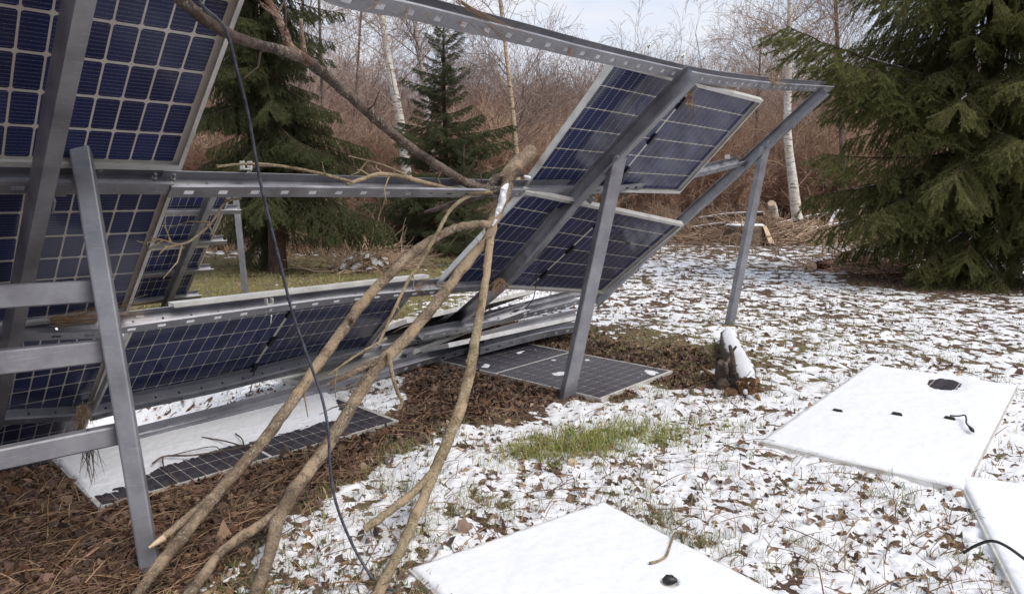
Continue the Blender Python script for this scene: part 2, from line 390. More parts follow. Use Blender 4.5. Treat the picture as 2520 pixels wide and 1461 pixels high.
# ------------------------------------------------------------------ ground
def soil_z(x, y):
    x = np.asarray(x, float); y = np.asarray(y, float)
    z = 0.022 * fbm(x, y, 0.55, 3, 3) * sstep(1.0, 3.0, y) + 0.05 * fbm(x, y, 3.5, 2, 8) * sstep(6, 14, y)
    dist = np.hypot((x + 3.45), (y - 4.75))
    z = z - 0.62 * (1 - sstep(0.75, 1.55, dist))
    z = z + 0.128 * np.maximum(0, np.hypot(x * 0.55, y) - 24.0) * sstep(24, 34, np.hypot(x * 0.55, y)) * (1 - 0.45 * sstep(70, 110, y)) + 0.5 * fbm(x, y, 9, 3, 21) * sstep(22, 40, y)
    return z
def bare(x, y):
    """0 = open snowy lawn, 1 = sheltered leaf litter under the racks"""
    u, n = rack_uv(x, y)
    w = 0.22 * fbm(x, y, 0.6, 3, 40)
    a = sstep(-4.2, -3.6, u) * (1 - sstep(3.9, 6.0, u + 2.5 * w))
    lo = np.interp(u, [-4, 0.0, 0.9, 1.8, 3.0, 4.2, 5.0, 6.5], [-0.25, -0.12, 0.22, 0.42, 0.20, -0.25, -0.30, 0.1])
    hi = np.interp(u, [-4, 0.3, 0.7, 2.0, 2.5, 3.2, 5.0, 6.5], [3.6, 3.4, 0.95, 0.95, 1.5, 2.9, 2.6, 1.0])
    w = w + 0.55 * fbm(x, y, 0.42, 3, 47) * sstep(2.4, 4.2, u); b = sstep(-0.22, 0.22, n - lo + 1.4 * w) * (1 - sstep(-0.2, 0.25, n - hi + 1.4 * w))
    r = a * b
    # dry litter below the near spruce and round the tree feet
    for cx_, cy_, rad in ((7.4, 11.6, 2.0), (-4.37, 12.9, 1.5), (-1.3, 15.6, 1.6)):
        r = np.maximum(r, 0.95 * (1 - sstep(0.55 * rad, rad, np.hypot(x - cx_, (y - cy_) * 1.1) + w)))
    return r
def green(x, y):
    u, n = rack_uv(x, y)
    g = 0.5 * sstep(-0.1, 0.5, fbm(x, y, 1.6, 3, 60)) 
    g = np.maximum(g, sstep(3.2, 4.4, u) * (1 - sstep(6.6, 8.2, u)) * sstep(-1.6, -0.4, n) * (1 - sstep(0.9, 1.8, n)) * 0.8)
    g = np.maximum(g, sstep(7.2, 8.5, y) * (1 - sstep(14, 17, y)) * (1 - sstep(-1.5, 0.5, x)))          # greener lawn behind the near rack
    return np.clip(g, 0, 1) * (1 - 0.75 * bare(x, y) * (1 - sstep(3.2, 4.4, u)))
def snow_thin(x, y):
    """how far the snow is worn through: added threshold"""
    t = 0.10 * fbm(x, y, 2.2, 2, 77)
    t = t + 0.72 * sstep(7.0, 8.4, y) * (1 - sstep(-2.2, 0.3, x)) * (1 - sstep(15, 18, y))               # half-melted lawn at the back
    t = t + 0.24 * sstep(4.6, 7.0, y) * sstep(-0.5, 1.5, x)
    t = t + 0.20 * sstep(12, 20, y)
    e_ = 4.5 * sstep(1.0, 3.5, x); t = t + 0.8 * sstep(17.0 + 0 * e_, 21, y - e_ + 1.2 * fbm(x, y, 2.5, 2, 5))
    return t

def polar_grid(y0, y1, step, amin, amax):
    r = np.exp(np.arange(math.log(y0), math.log(y1), step)); a = np.arange(amin, amax, step)
    R_, A_ = np.meshgrid(r, a, indexing='ij')
    x = R_ * np.sin(A_); y = R_ * np.cos(A_)
    n, m = R_.shape; idx = np.arange(n * m).reshape(n, m)
    f = np.stack([idx[:-1, :-1], idx[:-1, 1:], idx[1:, 1:], idx[1:, :-1]], -1).reshape(-1, 4)
    return x.ravel(), y.ravel(), f[:, ::-1]
def add_attr(me, name, vals):
    at = me.attributes.new(name, 'FLOAT', 'POINT'); at.data.foreach_set("value", np.asarray(vals, np.float32))

gx, gy, gf = polar_grid(0.5, 400, 0.016, -math.pi, math.pi + 0.016)
me = mesh_np("ground", np.stack([gx, gy, soil_z(gx, gy)], 1), gf, ["soil", "hill_floor"], True)
add_attr(me, "green", green(gx, gy))
cy_ = gy[gf].mean(1); me.polygons.foreach_set("material_index", (cy_ > 23).astype(np.int32))
ground = structure(obj("ground", me))

SX, SY, SF = polar_grid(1.25, 24, 0.0042, -0.86, 0.98)
def snow_h(x, y):
    """snow height above the soil (may be negative where it has gone)"""
    y_ = np.asarray(y, float)
    f1 = fbm(x, y, 0.30, 3, 90, 0.6); f2 = fbm(x, y, 0.085, 3, 95, 0.6); f3 = fbm(x, y, 0.035, 2, 99)
    far = sstep(5, 12, y_)
    base = 0.26 + 0.60 * f1 + (0.80 + 0.05 * far) * f2 + 0.45 * f3 * (1 - far)
    u_, _n = rack_uv(x, y); base = base - (1.75 - 0.75 * sstep(2.8, 3.8, u_) * (1 - sstep(9, 10, y_))) * bare(x, y) - snow_thin(x, y)
    return np.clip(base, -0.6, 0.95) * 0.030
sh = snow_h(SX, SY)
sz = soil_z(SX, SY) + sh
keep = (sh[SF] > -0.006).any(1)
f_ = SF[keep]; used = np.unique(f_); remap = np.zeros(len(SX), np.int64); remap[used] = np.arange(len(used))
snow_o = stuff(obj("snow", mesh_np("snow", np.stack([SX, SY, sz], 1)[used], remap[f_], "snow", True)), "thin patchy snow lying over the lawn and fallen leaves", "snow")

# leaf litter, straw and grass: uncountable scatter
def scatter(n, y0, y1, amin=-0.80, amax=0.86, power=1.0):
    """random points, denser nearby"""
    k = RNG.random(n); r = y0 * (y1 / y0) ** (k ** power); a = RNG.uniform(amin, amax, n)
    return r * np.sin(a), r * np.cos(a)
def leaf_shapes():
    out = []
    for q in range(14):
        r = np.random.default_rng(100 + q); n = 10; el = r.uniform(0.5, 0.95); ph = r.uniform(0, 6.28)
        rad = 0.5 * (1 + 0.20 * np.sin(np.arange(n) * 2 * math.pi / n * r.integers(2, 4) + ph) + r.uniform(-0.20, 0.20, n))
        a = np.arange(n) * 2 * math.pi / n + r.uniform(-0.15, 0.15, n)
        pts = np.stack([np.cos(a) * rad, np.sin(a) * rad * el], 1)
        fold, cu, cv, tw = r.uniform(-0.7, 1.1), r.uniform(-1.2, 2.4), r.uniform(-0.8, 1.6), r.uniform(-1.4, 1.4)
        al = np.vstack([[0, 0], pts * 0.5, pts])
        z = fold * np.abs(al[:, 1]) + cu * al[:, 0]**2 + cv * al[:, 1]**2 + tw * al[:, 0] * al[:, 1] + r.normal(0, 0.05, len(al))
        v = np.column_stack([al[:, 0] * (1 - 0.25 * abs(cu) * 0.4), al[:, 1], z - z.mean()]); f = []
        for i in range(n):
            j = (i + 1) % n
            f += [(0, 1 + i, 1 + j), (1 + i, 1 + n + i, 1 + n + j), (1 + i, 1 + n + j, 1 + j)]
        out.append((v, np.array(f)))
    return out
LEAVES = leaf_shapes()
def rot_mats(yaw, tilt, roll):
    cy, sy, ct, st, cr, sr = np.cos(yaw), np.sin(yaw), np.cos(tilt), np.sin(tilt), np.cos(roll), np.sin(roll)
    o = np.zeros_like(cy); l = o + 1
    Z = np.stack([np.stack([cy, -sy, o], -1), np.stack([sy, cy, o], -1), np.stack([o, o, l], -1)], -2)
    X = np.stack([np.stack([l, o, o], -1), np.stack([o, ct, -st], -1), np.stack([o, st, ct], -1)], -2)
    Y = np.stack([np.stack([cr, o, sr], -1), np.stack([o, l, o], -1), np.stack([-sr, o, cr], -1)], -2)
    return Z @ X @ Y
def stamp(shapes, pos, size, rots, tones):
    vs, fs, cs = [], [], []; n0 = 0; pick = RNG.integers(0, len(shapes), len(pos))
    for q, (v, f) in enumerate(shapes):
        s = np.where(pick == q)[0]
        if not len(s): continue
        w = np.einsum('nij,vj->nvi', rots[s], v) * size[s][:, None, None] + pos[s][:, None, :]
        k = len(v); vs.append(w.reshape(-1, 3)); fs.append((f[None] + (np.arange(len(s)) * k)[:, None, None] + n0).reshape(-1, f.shape[1]))
        cs.append(np.repeat(tones[s], k, 0)); n0 += len(s) * k
    return np.concatenate(vs), np.concatenate(fs), np.concatenate(cs)
def tone_attr(me, cols):
    at = me.color_attributes.new("tone", 'FLOAT_COLOR', 'POINT')
    at.data.foreach_set("color", np.column_stack([cols, np.ones(len(cols))]).astype(np.float32).ravel())
def palette(n, cols, var=0.25):
    c = np.array(cols)[RNG.integers(0, len(cols), n)]
    return np.clip(c * RNG.uniform(1 - var, 1 + var, (n, 1)) * RNG.uniform(0.93, 1.07, (n, 3)), 0, 1)

GROUND_PANEL_QUADS = []           # filled below before scattering: keeps litter off the fallen panels
def make_litter():
    def outside(x, y):
        ok = np.ones(len(x), bool)
        for o, ax, ay, w, h in GROUND_PANEL_QUADS:
            a = (x - o[0]) * ax[0] + (y - o[1]) * ax[1]; b = (x - o[0]) * ay[0] + (y - o[1]) * ay[1]
            ok &= ~((a > 0.0) & (a < w) & (b > 0.0) & (b < h))
        return ok
    # leaves
    x, y = scatter(78000, 1.7, 20); b = bare(x, y)
    cl = fbm(x, y, 0.7, 3, 123)
    p = np.where(b > 0.5, 1.0, 0.28 + 0.65 * cl + 0.35 * sstep(4.5, 8, y)) * (1 - 0.35 * sstep(10, 18, y))
    x2, y2 = scatter(90000, 2.0, 9.5); b2 = bare(x2, y2)
    u2, _n = rack_uv(x2, y2); k2 = (RNG.random(len(x2)) < (1.25 * b2 - 0.12) * (1 - 0.5 * sstep(3.4, 4.6, u2))); x2, y2 = x2[k2], y2[k2]
    ok = (RNG.random(len(x)) < p); x = np.concatenate([x[ok], x2]); y = np.concatenate([y[ok], y2])
    ok = outside(x, y); x, y = x[ok], y[ok]; n = len(x); b = bare(x, y)
    z = soil_z(x, y) + np.maximum(snow_h(x, y) * 0.85, 0) + RNG.uniform(-0.008, 0.008, n) + b * RNG.uniform(0, 0.02, n)
    size = np.where(b > 0.5, 0.018 + 0.048 * RNG.random(n)**1.3, 0.010 + 0.050 * RNG.random(n)**2.2) * np.where(RNG.random(n) < 0.06, 1.5, 1)
    rots = rot_mats(RNG.uniform(0, 6.28, n), RNG.normal(0, 0.6, n), RNG.normal(0, 0.6, n))
    tones = palette(n, [(0.19, 0.125, 0.092), (0.15, 0.095, 0.070), (0.25, 0.175, 0.13), (0.11, 0.070, 0.055), (0.31, 0.225, 0.165), (0.22, 0.125, 0.07), (0.17, 0.13, 0.105), (0.38, 0.27, 0.18)])
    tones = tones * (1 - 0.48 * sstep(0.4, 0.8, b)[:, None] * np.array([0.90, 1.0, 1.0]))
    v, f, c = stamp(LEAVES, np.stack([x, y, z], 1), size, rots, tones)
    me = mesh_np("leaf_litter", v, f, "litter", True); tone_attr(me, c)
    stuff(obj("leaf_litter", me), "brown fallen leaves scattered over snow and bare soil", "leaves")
    # dry straw and small twigs on the bare soil
    x, y = scatter(26000, 1.8, 8); u, n_ = rack_uv(x, y); b = bare(x, y)
    ok = (b > 0.4) & (RNG.random(len(x)) < np.where(u < 2.2, 0.9, 0.35)) & outside(x, y); x, y = x[ok], y[ok]
    xo, yo = scatter(5200, 1.8, 13); oo = outside(xo, yo); x = np.concatenate([x, xo[oo]]); y = np.concatenate([y, yo[oo]]); n = len(x)
    blades = []
    for q in range(6):
        r = np.random.default_rng(300 + q); t = np.linspace(0, 1, 6); bend = r.uniform(-0.35, 0.35); arch = r.uniform(0.02, 0.14)
        cxp = t - 0.5; cyp = bend * (t - 0.5)**2; cz = arch * np.sin(math.pi * t); w = 0.011 * (1 - 0.5 * t)
        v = np.concatenate([np.stack([cxp, cyp - w, cz], 1), np.stack([cxp, cyp + w, cz + 0.004], 1)])
        f = np.array([(i, i + 1, 7 + i, 6 + i) for i in range(5)]); blades.append((v, f))
    z = soil_z(x, y) + np.maximum(snow_h(x, y), 0) + RNG.uniform(0.004, 0.03, n)
    yaw = RNG.normal(0.9, 0.8, n); rots = rot_mats(yaw, RNG.normal(0, 0.3, n), RNG.normal(0, 0.12, n))
    v, f, c = stamp(blades, np.stack([x, y, z], 1), RNG.uniform(0.08, 0.26, n), rots, palette(n, [(0.20, 0.125, 0.075), (0.13, 0.075, 0.045), (0.28, 0.19, 0.115), (0.10, 0.058, 0.036)]))
    me = mesh_np("dry_straw", v, f, "litter"); tone_attr(me, c)
    stuff(obj("dry_straw", me), "matted dry straw and stalks over the bare soil", "straw")
    # grass
    def grass(n0, y0, y1, dens, hmin, hmax, cols, name, label, lean=0.5):
        x, y = scatter(n0, y0, y1); ok = (RNG.random(len(x)) < dens(x, y)) & outside(x, y); x, y = x[ok], y[ok]
        m = 9                                                          # blades per tuft
        x = np.repeat(x, m) + RNG.normal(0, 0.022, len(x) * m); y = np.repeat(y, m) + RNG.normal(0, 0.022, len(y) * m); n = len(x)
        sh_ = []
        for q in range(8):
            r = np.random.default_rng(500 + q); t = np.linspace(0, 1, 4); k = r.uniform(0.15, 1.0)
            cx2 = k * t**1.8; cz = t * (1 - 0.38 * k * t); w = 0.030 * (1 - t * 0.93)
            v = np.concatenate([np.stack([cx2, -w, cz], 1), np.stack([cx2, w, cz], 1)]); sh_.append((v, np.array([(i, i + 1, 5 + i, 4 + i) for i in range(3)])))
        z = soil_z(x, y) - 0.005; size = RNG.uniform(hmin, hmax, n)
        v, f, c = stamp(sh_, np.stack([x, y, z], 1), size, rot_mats(RNG.uniform(0, 6.28, n), RNG.normal(0, 0.28, n), RNG.normal(0, 0.28, n)), palette(n, cols, 0.3))
        me = mesh_np(name, v, f, "litter"); tone_attr(me, c); stuff(obj(name, me), label, "grass")
    G = [(0.13, 0.165, 0.05), (0.21, 0.215, 0.08), (0.32, 0.27, 0.14), (0.10, 0.13, 0.045), (0.40, 0.31, 0.18), (0.36, 0.29, 0.16), (0.18, 0.19, 0.07)]
    def d1(x, y):
        c = np.clip(fbm(x, y, 0.42, 2, 222) * 1.9 - 0.40, 0, 1)
        u, n = rack_uv(x, y); bb = bare(x, y)
        return np.where(bb > 0.6, 0.02 + 0.30 * green(x, y), 0.13 + 1.2 * c + 0.20 * green(x, y) + 0.20 * sstep(4.5, 7, y)) * (1 - sstep(12, 20, y) * 0.5)
    grass(34000, 1.9, 20, d1, 0.022, 0.088, G, "grass", "short green and straw coloured grass poking through snow")
    def d2(x, y):
        q = sstep(7.6, 8.8, y) * (1 - sstep(-1.6, 0.2, x)) * (1 - sstep(14.5, 17, y)); return 0.8 * q
    grass(14000, 7, 18, d2, 0.04, 0.11, [(0.24, 0.25, 0.085), (0.32, 0.30, 0.12), (0.40, 0.33, 0.15), (0.19, 0.20, 0.07)], "lawn_grass", "pale green lawn behind the racks with thin snow")
    # bright tuft that has pushed through near the fallen panel
    c0 = at_z(1385, 1110)
    def d3(x, y):
        a = (x - c0[0]) * 0.95 + (y - c0[1]) * 0.3; b = -(x - c0[0]) * 0.3 + (y - c0[1]) * 0.95
        return 0.42 * np.exp(-(a / 0.28)**2 - (b / 0.15)**2) + 0.25 * np.exp(-((a - 0.45) / 0.4)**2 - ((b - 0.12) / 0.2)**2)
    grass(30000, 3.4, 4.6, d3, 0.05, 0.11, [(0.20, 0.26, 0.06), (0.28, 0.31, 0.08), (0.15, 0.20, 0.05), (0.42, 0.35, 0.16), (0.36, 0.32, 0.12)], "grass_tuft", "bright green grass tuft in the snow before the rack")
    # long dry grass at the wood's edge
    def d4(x, y): return 0.75 * sstep(15.5, 18, y - 6.0 * sstep(0.5, 3.0, x)) + 0.03 * sstep(14, 17, y)
    grass(16000, 15, 27, d4, 0.10, 0.42, [(0.34, 0.235, 0.15), (0.26, 0.165, 0.105), (0.40, 0.30, 0.21), (0.20, 0.12, 0.08)], "dry_grass", "tall dry brown grass along the edge of the wood")

# ------------------------------------------------------------------ solar panels
PW, PH = 2.10, 1.04
def frame_mesh(w=PW, h=PH, front_up=False):
    b = MB(); t = 0.004; z0, z1 = -0.007, 0.034
    for x0, x1, y0, y1 in ((0, w, 0, t), (0, w, h - t, h), (0, t, t, h - t), (w - t, w, t, h - t)): b.bx(x0, x1, y0, y1, z0, z1)
    k = 0.028
    for x0, x1, y0, y1 in ((t, w - t, t, k), (t, w - t, h - k, h - t), (t, k * 0.6, k, h - k), (w - k * 0.6, w - t, k, h - k)): b.bx(x0, x1, y0, y1, z1 - 0.003, z1 - 0.0003)
    r = 0.011
    for x0, x1, y0, y1 in ((t, w - t, t, r), (t, w - t, h - r, h - t), (t, r, r, h - r), (w - r, w - t, r, h - r)): b.bx(x0, x1, y0, y1, z0 + 0.0002, z0 + 0.0022)
    return mesh_np("frame", np.concatenate(b.v), b.f, "anodised_aluminium")
def cell_mesh(z, name, material, up=1, a=0.0390, b=0.0785, c=0.0065):
    p = [(-a + c, -b), (a - c, -b), (a, -b + c), (a, b - c), (a - c, b), (-a + c, b), (-a, b - c), (-a, -b + c)]
    v = [(x, y, 0) for x, y in p] + [(x, y, -0.0008 * up) for x, y in p]
    f = [tuple(range(8))] + [(i, i + 8, (i + 1) % 8 + 8, (i + 1) % 8) for i in range(8)]
    if up < 0: f = [tuple(reversed(q)) for q in f]
    return mesh_np(name, v, f, material)
FRAME = frame_mesh(); CELL = cell_mesh(0, "cell", "solar_cell", 1, 0.0398, 0.0802, 0.006); NEARCELL = cell_mesh(0, "cell_wide_gap", "solar_cell", 1, 0.0384, 0.0778, 0.0065); WETCELL = cell_mesh(0, "cell_front", "wet_cell", -1, 0.0402, 0.0812, 0.004)
def laminate_mesh():
    b = MB(); b.bx(0.0045, PW - 0.0045, 0.0045, PH - 0.0045, -0.0045, 0.0005); return mesh_np("laminate", np.concatenate(b.v), b.f, "cell_laminate")
LAMINATE = laminate_mesh()
def jbox_mesh():
    b = MB(); b.bx(-0.016, 0.016, -0.042, 0.042, 0.0, 0.018); b.bx(-0.011, 0.011, -0.052, 0.052, 0.0, 0.012); b.bx(-0.02, 0.02, -0.018, 0.018, 0, 0.011)
    return mesh_np("junction_box", np.concatenate(b.v), b.f, "black_plastic")
JBOX = jbox_mesh()
def col_x(i): return 0.027 + 0.0845 * (i + 0.5) + (0.018 if i >= 12 else 0)
def row_y(j): return 0.016 + 0.168 * (j + 0.5)
def frame_matrix(o, x, y):
    z = np.cross(x, y); m = Matrix(((x[0], y[0], z[0], o[0]), (x[1], y[1], z[1], o[1]), (x[2], y[2], z[2], o[2]), (0, 0, 0, 1))); return m
def panel(o, x, y, label, side='back', boxes=True, cols=range(24), rows=range(6), group=None, cell=None):
    x = unit(x); y = unit(np.asarray(y) - x * np.dot(x, y))
    t = thing("solar_panel", label, "solar panel", matrix=frame_matrix(o, x, y), group=group)
    obj("frame", FRAME, t); obj("laminate", LAMINATE, t)
    for j in rows:
        for i in cols:
            c = obj("cell", (cell or CELL) if side == 'back' else WETCELL, t)
            c.location = (col_x(i), row_y(j), 0.0016 if side == 'back' else -0.0056)
    if boxes and side == 'back':
        for yy in (0.19, 0.52, 0.85):
            b = obj("junction_box", JBOX, t); b.location = (0.027 + 12 * 0.0845 + 0.009, yy, 0.0006)
    return t

def left_row(s_bottom, label):
    o = LB + LD * (0.030 - PW) + LS * s_bottom
    return panel(o, LD, LS, label, cell=NEARCELL)
left_row(-0.020, "blue solar panel at the top of the near table, seen from beneath")
left_row(-1.19, "dark solar panel below the near table's upper purlin, behind the slanting post")
left_row(-2.34, "dark solar panel behind the steel cross bars, third row of the near table")
left_row(-3.36, "lowest solar panel of the near table, behind the lowest cross bar")
panel(UB, UD, US, "raised bluish solar panel under the bent top purlin, reflecting pale sky")
panel(WB, WD, WS, "tilted dark solar panel with hanging black leads, behind the forked branch")
panel(BB, BD, BS, "long dark solar panel sagging between the two low purlins behind the hanging cable")

# fallen panels --------------------------------------------------------------
def snow_cover(parent, w, h, fn, nx=150, ny=90, margin=-0.006, name="snow_cover", zsign=-1, z0=-0.0068):
    """heightfield of snow on the upper face of a panel; fn(x,y)->height (<=0 means melted)"""
    xs = np.linspace(-margin, w + margin, nx); ys = np.linspace(-margin, h + margin, ny)
    X, Y = np.meshgrid(xs, ys, indexing='ij')
    e = np.minimum(np.minimum(X + margin, w + margin - X), np.minimum(Y + margin, h + margin - Y))
    e = e - 0.010 * np.clip(fbm(X, Y, 0.10, 3, 301) + 0.3, 0, 1); ed = np.sqrt(np.clip(e / 0.022, 0, 1))
    H = np.clip(fn(X, Y), -0.01, 1)
    Z = z0 + zsign * (np.where(H > 0, H * ed, H) - 0.014 * (e <= 1e-6))
    idx = np.arange(nx * ny).reshape(nx, ny)
    f = np.stack([idx[:-1, :-1], idx[1:, :-1], idx[1:, 1:], idx[:-1, 1:]], -1).reshape(-1, 4)
    Hf = H.ravel()[f]; f = f[(Hf > -0.004).any(1)]
    if zsign < 0: f = f[:, ::-1]
    return obj(name, mesh_np(name, np.stack([X.ravel(), Y.ravel(), Z.ravel()], 1), f, "snow", True), parent)

def ground_panel(corner, xdir, ydir, label, tilt=(0, 0), side='front', cols=(), rows=(), lift=0.024, sx=1.0):
    """front face up: local z points down, so x cross y must point down"""
    x = unit(V(xdir[0], xdir[1], tilt[0])); y = unit(V(ydir[0], ydir[1], tilt[1]))
    o = V(corner[0], corner[1], lift)
    GROUND_PANEL_QUADS.append((o, unit(V(xdir[0], xdir[1], 0)), unit(V(ydir[0], ydir[1], 0)), PW * sx, PH))
    return panel(o, x, y, label, side, False, cols, rows)

# slab of snow nearest the camera
Z1 = 0.045
apex = at_z(1485, 1226, Z1); lc = at_z(990, 1396, Z1)
short = unit(lc - apex); longd = V(-short[1], short[0], 0)
if longd[1] > 0: longd = -longd
# local x along long side, local y along short side, x cross y must point down
if np.cross(longd, short)[2] < 0: o_, xd, yd = apex, longd, short
else: o_, xd, yd = apex + longd * PW, -longd, short
pn = ground_panel(o_, xd, yd, "snow covered solar panel nearest the viewer with a twig lying on it")
M_ = np.array(pn.matrix_world.inverted())
def loc2(p): q = M_ @ np.array([p[0], p[1], p[2], 1]); return q[:2]
hole1 = loc2(at_z(1648, 1428, Z1))
def near_snow(x, y):
    h = 0.013 + 0.008 * fbm(x, y, 0.5, 3, 7) + 0.0035 * fbm(x, y, 0.09, 3, 9)
    r = np.hypot((x - hole1[0]) / 0.03, (y - hole1[1]) / 0.03) + 0.35 * fbm(x, y, 0.04, 2, 4)
    return np.where(r < 1.35, h * sstep(1.0, 1.3, r) - 0.006 * (r < 1.05), h)
snow_cover(pn, PW, PH, near_snow, 320, 160)
# slab at mid distance with a dark melted patch
A_, B_, C_, D_ = at_z(2138, 912, Z1), at_z(2492, 922, Z1), at_z(2330, 1152, Z1), at_z(1884, 1117, Z1)
ln = unit((A_ - D_) + (B_ - C_)); sh_ = V(ln[1], -ln[0], 0); ctr = (A_ + B_ + C_ + D_) / 4
LEN = (np.linalg.norm(A_ - D_) + np.linalg.norm(B_ - C_)) / 2; WID = PH; M_SCALE = LEN / PW
o0 = ctr - ln * LEN / 2 - sh_ * WID / 2
if np.cross(ln, sh_)[2] < 0: o_, xd, yd = o0, ln, sh_
else: o_, xd, yd = o0 + sh_ * WID, ln, -sh_
pm = ground_panel(o_, xd, yd, "snow covered solar panel with a dark melted patch and loose plug", cols=range(24), rows=range(6), sx=M_SCALE)
pm.matrix_world = pm.matrix_world @ Matrix.Diagonal((M_SCALE, 1, 1, 1))
M_ = np.array(pm.matrix_world.inverted())
hole2 = loc2(at_z(2322, 940, Z1))
def mid_snow(x, y):
    h = 0.012 + 0.007 * fbm(x, y, 0.5, 3, 17) + 0.0035 * fbm(x, y, 0.09, 3, 19)
    dx, dy = x - hole2[0], y - hole2[1]
    r = np.hypot(dx / 0.16, dy / 0.105) + 0.22 * fbm(x, y, 0.06, 2, 14)
    h = np.where(r < 1.9, h * sstep(1.0, 1.9, r) - 0.006 * (r < 1.02), h)
    e = np.abs(y - (0.02 if True else 0)); return h
snow_cover(pm, PW, PH, mid_snow, 300, 150)
PM_M = pm.matrix_world.copy()
# slab at the picture's edge
ap = at_z(2352, 1160, Z1); lo_ = at_z(2500, 1455, Z1); dn = unit(lo_ - ap); sd_ = V(-dn[1], dn[0], 0)
if sd_[0] < 0: sd_ = -sd_
if np.cross(dn, sd_)[2] < 0: o_, xd, yd = ap, dn, sd_
else: o_, xd, yd = ap + dn * PW, -dn, sd_
pr = ground_panel(o_, xd, yd, "snow covered solar panel at the picture's edge with a bare frame side and thin cable")
snow_cover(pr, PW, PH, lambda x, y: 0.012 + 0.007 * fbm(x, y, 0.5, 3, 27) + 0.0035 * fbm(x, y, 0.09, 3, 29), 260, 130)
# half-snowed panel below the sagging one
e1 = at_z(240, 1238, 0.05); e2 = at_z(982, 1027, 0.05); ld = unit(e2 - e1); nd = V(-ld[1], ld[0], 0)
# shorter view: centre it on the measured edge
o_ = e2 - ld * PW * 0.905
o_ = e2 - ld * PW
E_FWD = np.cross(ld, nd)[2] < 0
if E_FWD: oo, xd, yd = o_, ld, nd
else: oo, xd, yd = e2, -ld, nd
E_SCALE = np.linalg.norm(e2 - e1) / PW
pe = ground_panel(oo, xd, yd, "half snowed solar panel on brown leaves with a twig across it", cols=range(24), rows=range(6), sx=E_SCALE)
pe.scale = (E_SCALE, 1, 1)
def half_snow(x, y):
    xx = x if E_FWD else PW - x
    edge = 0.30 + 0.05 * fbm(x, y, 0.35, 3, 31) + 0.02 * fbm(x, y, 0.06, 2, 33)
    edge = edge - 0.16 * (1 - sstep(0.15, 0.5, xx)) + 0.40 * sstep(PW - 0.30, PW - 0.02, xx)
    g = (y - edge)
    h = 0.020 * sstep(0.0, 0.25, g) + 0.0035 * (fbm(x, y, 0.05, 3, 35) + 0.3) * sstep(-0.06, 0.05, g)
    return np.where(g < -0.05, -0.006, h - 0.0022 * (g < 0.10) - 0.004 * (g < 0.0))
snow_cover(pe, PW, PH, half_snow, 340, 170)
# wet dark panel lying under the leaning post
f1 = at_z(1480, 976, 0.045); f2 = at_z(1662, 906, 0.045); sd2 = unit(f2 - f1); ld2 = V(-sd2[1], sd2[0], 0)
if np.cross(ld2, sd2)[2] < 0: oo, xd, yd = f1, ld2, sd2
else: oo, xd, yd = f1 + ld2 * PW, -ld2, sd2
pf = ground_panel(oo, xd, yd, "wet dark solar panel lying flat on leaves behind the leaning middle post", cols=range(24), rows=range(6))
snow_cover(pf, PW, PH, lambda x, y: np.where((fbm(x, y, 0.25, 3, 61) > 0.45), 0.0012 + 0.004 * fbm(x, y, 0.05, 2, 63), -0.006) , 200, 110)
# collapsed panels of the low row
q1 = at_z(1000, 786, 0.44); q2 = at_z(1345, 706, 0.44); xd = unit(q2 - q1); up_ = unit(V(xd[1], -xd[0], 0) * math.cos(math.radians(21)) + V(0, 0, 1) * math.sin(math.radians(21)))
oc = q1 - up_ * PH
panel(oc, xd, up_, "collapsed solar panel lying edge on above the low purlin")
w1 = at_z(797, 948, 0.06); w2 = at_z(1180, 800, 0.20); xd = unit(w2 - w1); nn = unit(V(-xd[1], xd[0], 0) - V(0, 0, 0.05))
nn = unit(nn - xd * np.dot(nn, xd))
o2 = w1
pc = thing("solar_panel", "pale edged solar panel crushed flat beneath the low purlin", "solar panel", matrix=frame_matrix(w1 + xd * PW, -xd, nn))
obj("frame", FRAME, pc); obj("laminate", LAMINATE, pc)

# ------------------------------------------------------------------ the wrecked rack
PURLIN = [(0.052, 0.0), (0.0, 0.0), (0.0, 0.030), (0.0, 0.045), (0.0, 0.10), (0.020, 0.10), (0.044, 0.10), (0.066, 0.10), (0.066, 0.088)]
SLOTS = {2: (0.10, 0.012), 5: (0.06, 0.042)}
def purlin(pts, s_vecs, parent, name="purlin", holes=SLOTS, dense=8):
    """pts: corner between web and lower flange"""
    pts = np.asarray(pts, float); s_vecs = np.broadcast_to(np.asarray(s_vecs, float), pts.shape)
    both = smooth_path(np.hstack([pts, s_vecs]), dense); p = both[:, :3]; s = both[:, 3:]
    tg = np.gradient(p, axis=0); tg /= np.linalg.norm(tg, axis=1)[:, None]
    s = s - tg * (s * tg).sum(1)[:, None]; s /= np.linalg.norm(s, axis=1)[:, None]
    h = np.cross(tg, s)
    return steel(name, sweep(p - h * 0.10, PURLIN, s, h, holes), parent)
RAFTER = [(-0.050, 0.0), (0.0, 0.0), (0.0, 0.115), (-0.058, 0.115), (-0.058, 0.100)]
def rafter(pts, d, parent, flip=1, name="rafter"):
    p = smooth_path(pts, 8); tg = np.gradient(p, axis=0); tg /= np.linalg.norm(tg, axis=1)[:, None]
    a = np.broadcast_to(d, p.shape); a = a - tg * (a * tg).sum(1)[:, None]; a /= np.linalg.norm(a, axis=1)[:, None]
    h = np.cross(a, tg); h *= np.sign((h * V(0.45, -0.45, -0.75)).sum(1))[:, None]
    return steel(name, sweep(p - h * 0.115, [(x * flip, y) for x, y in RAFTER], a, h), parent, 0.004)
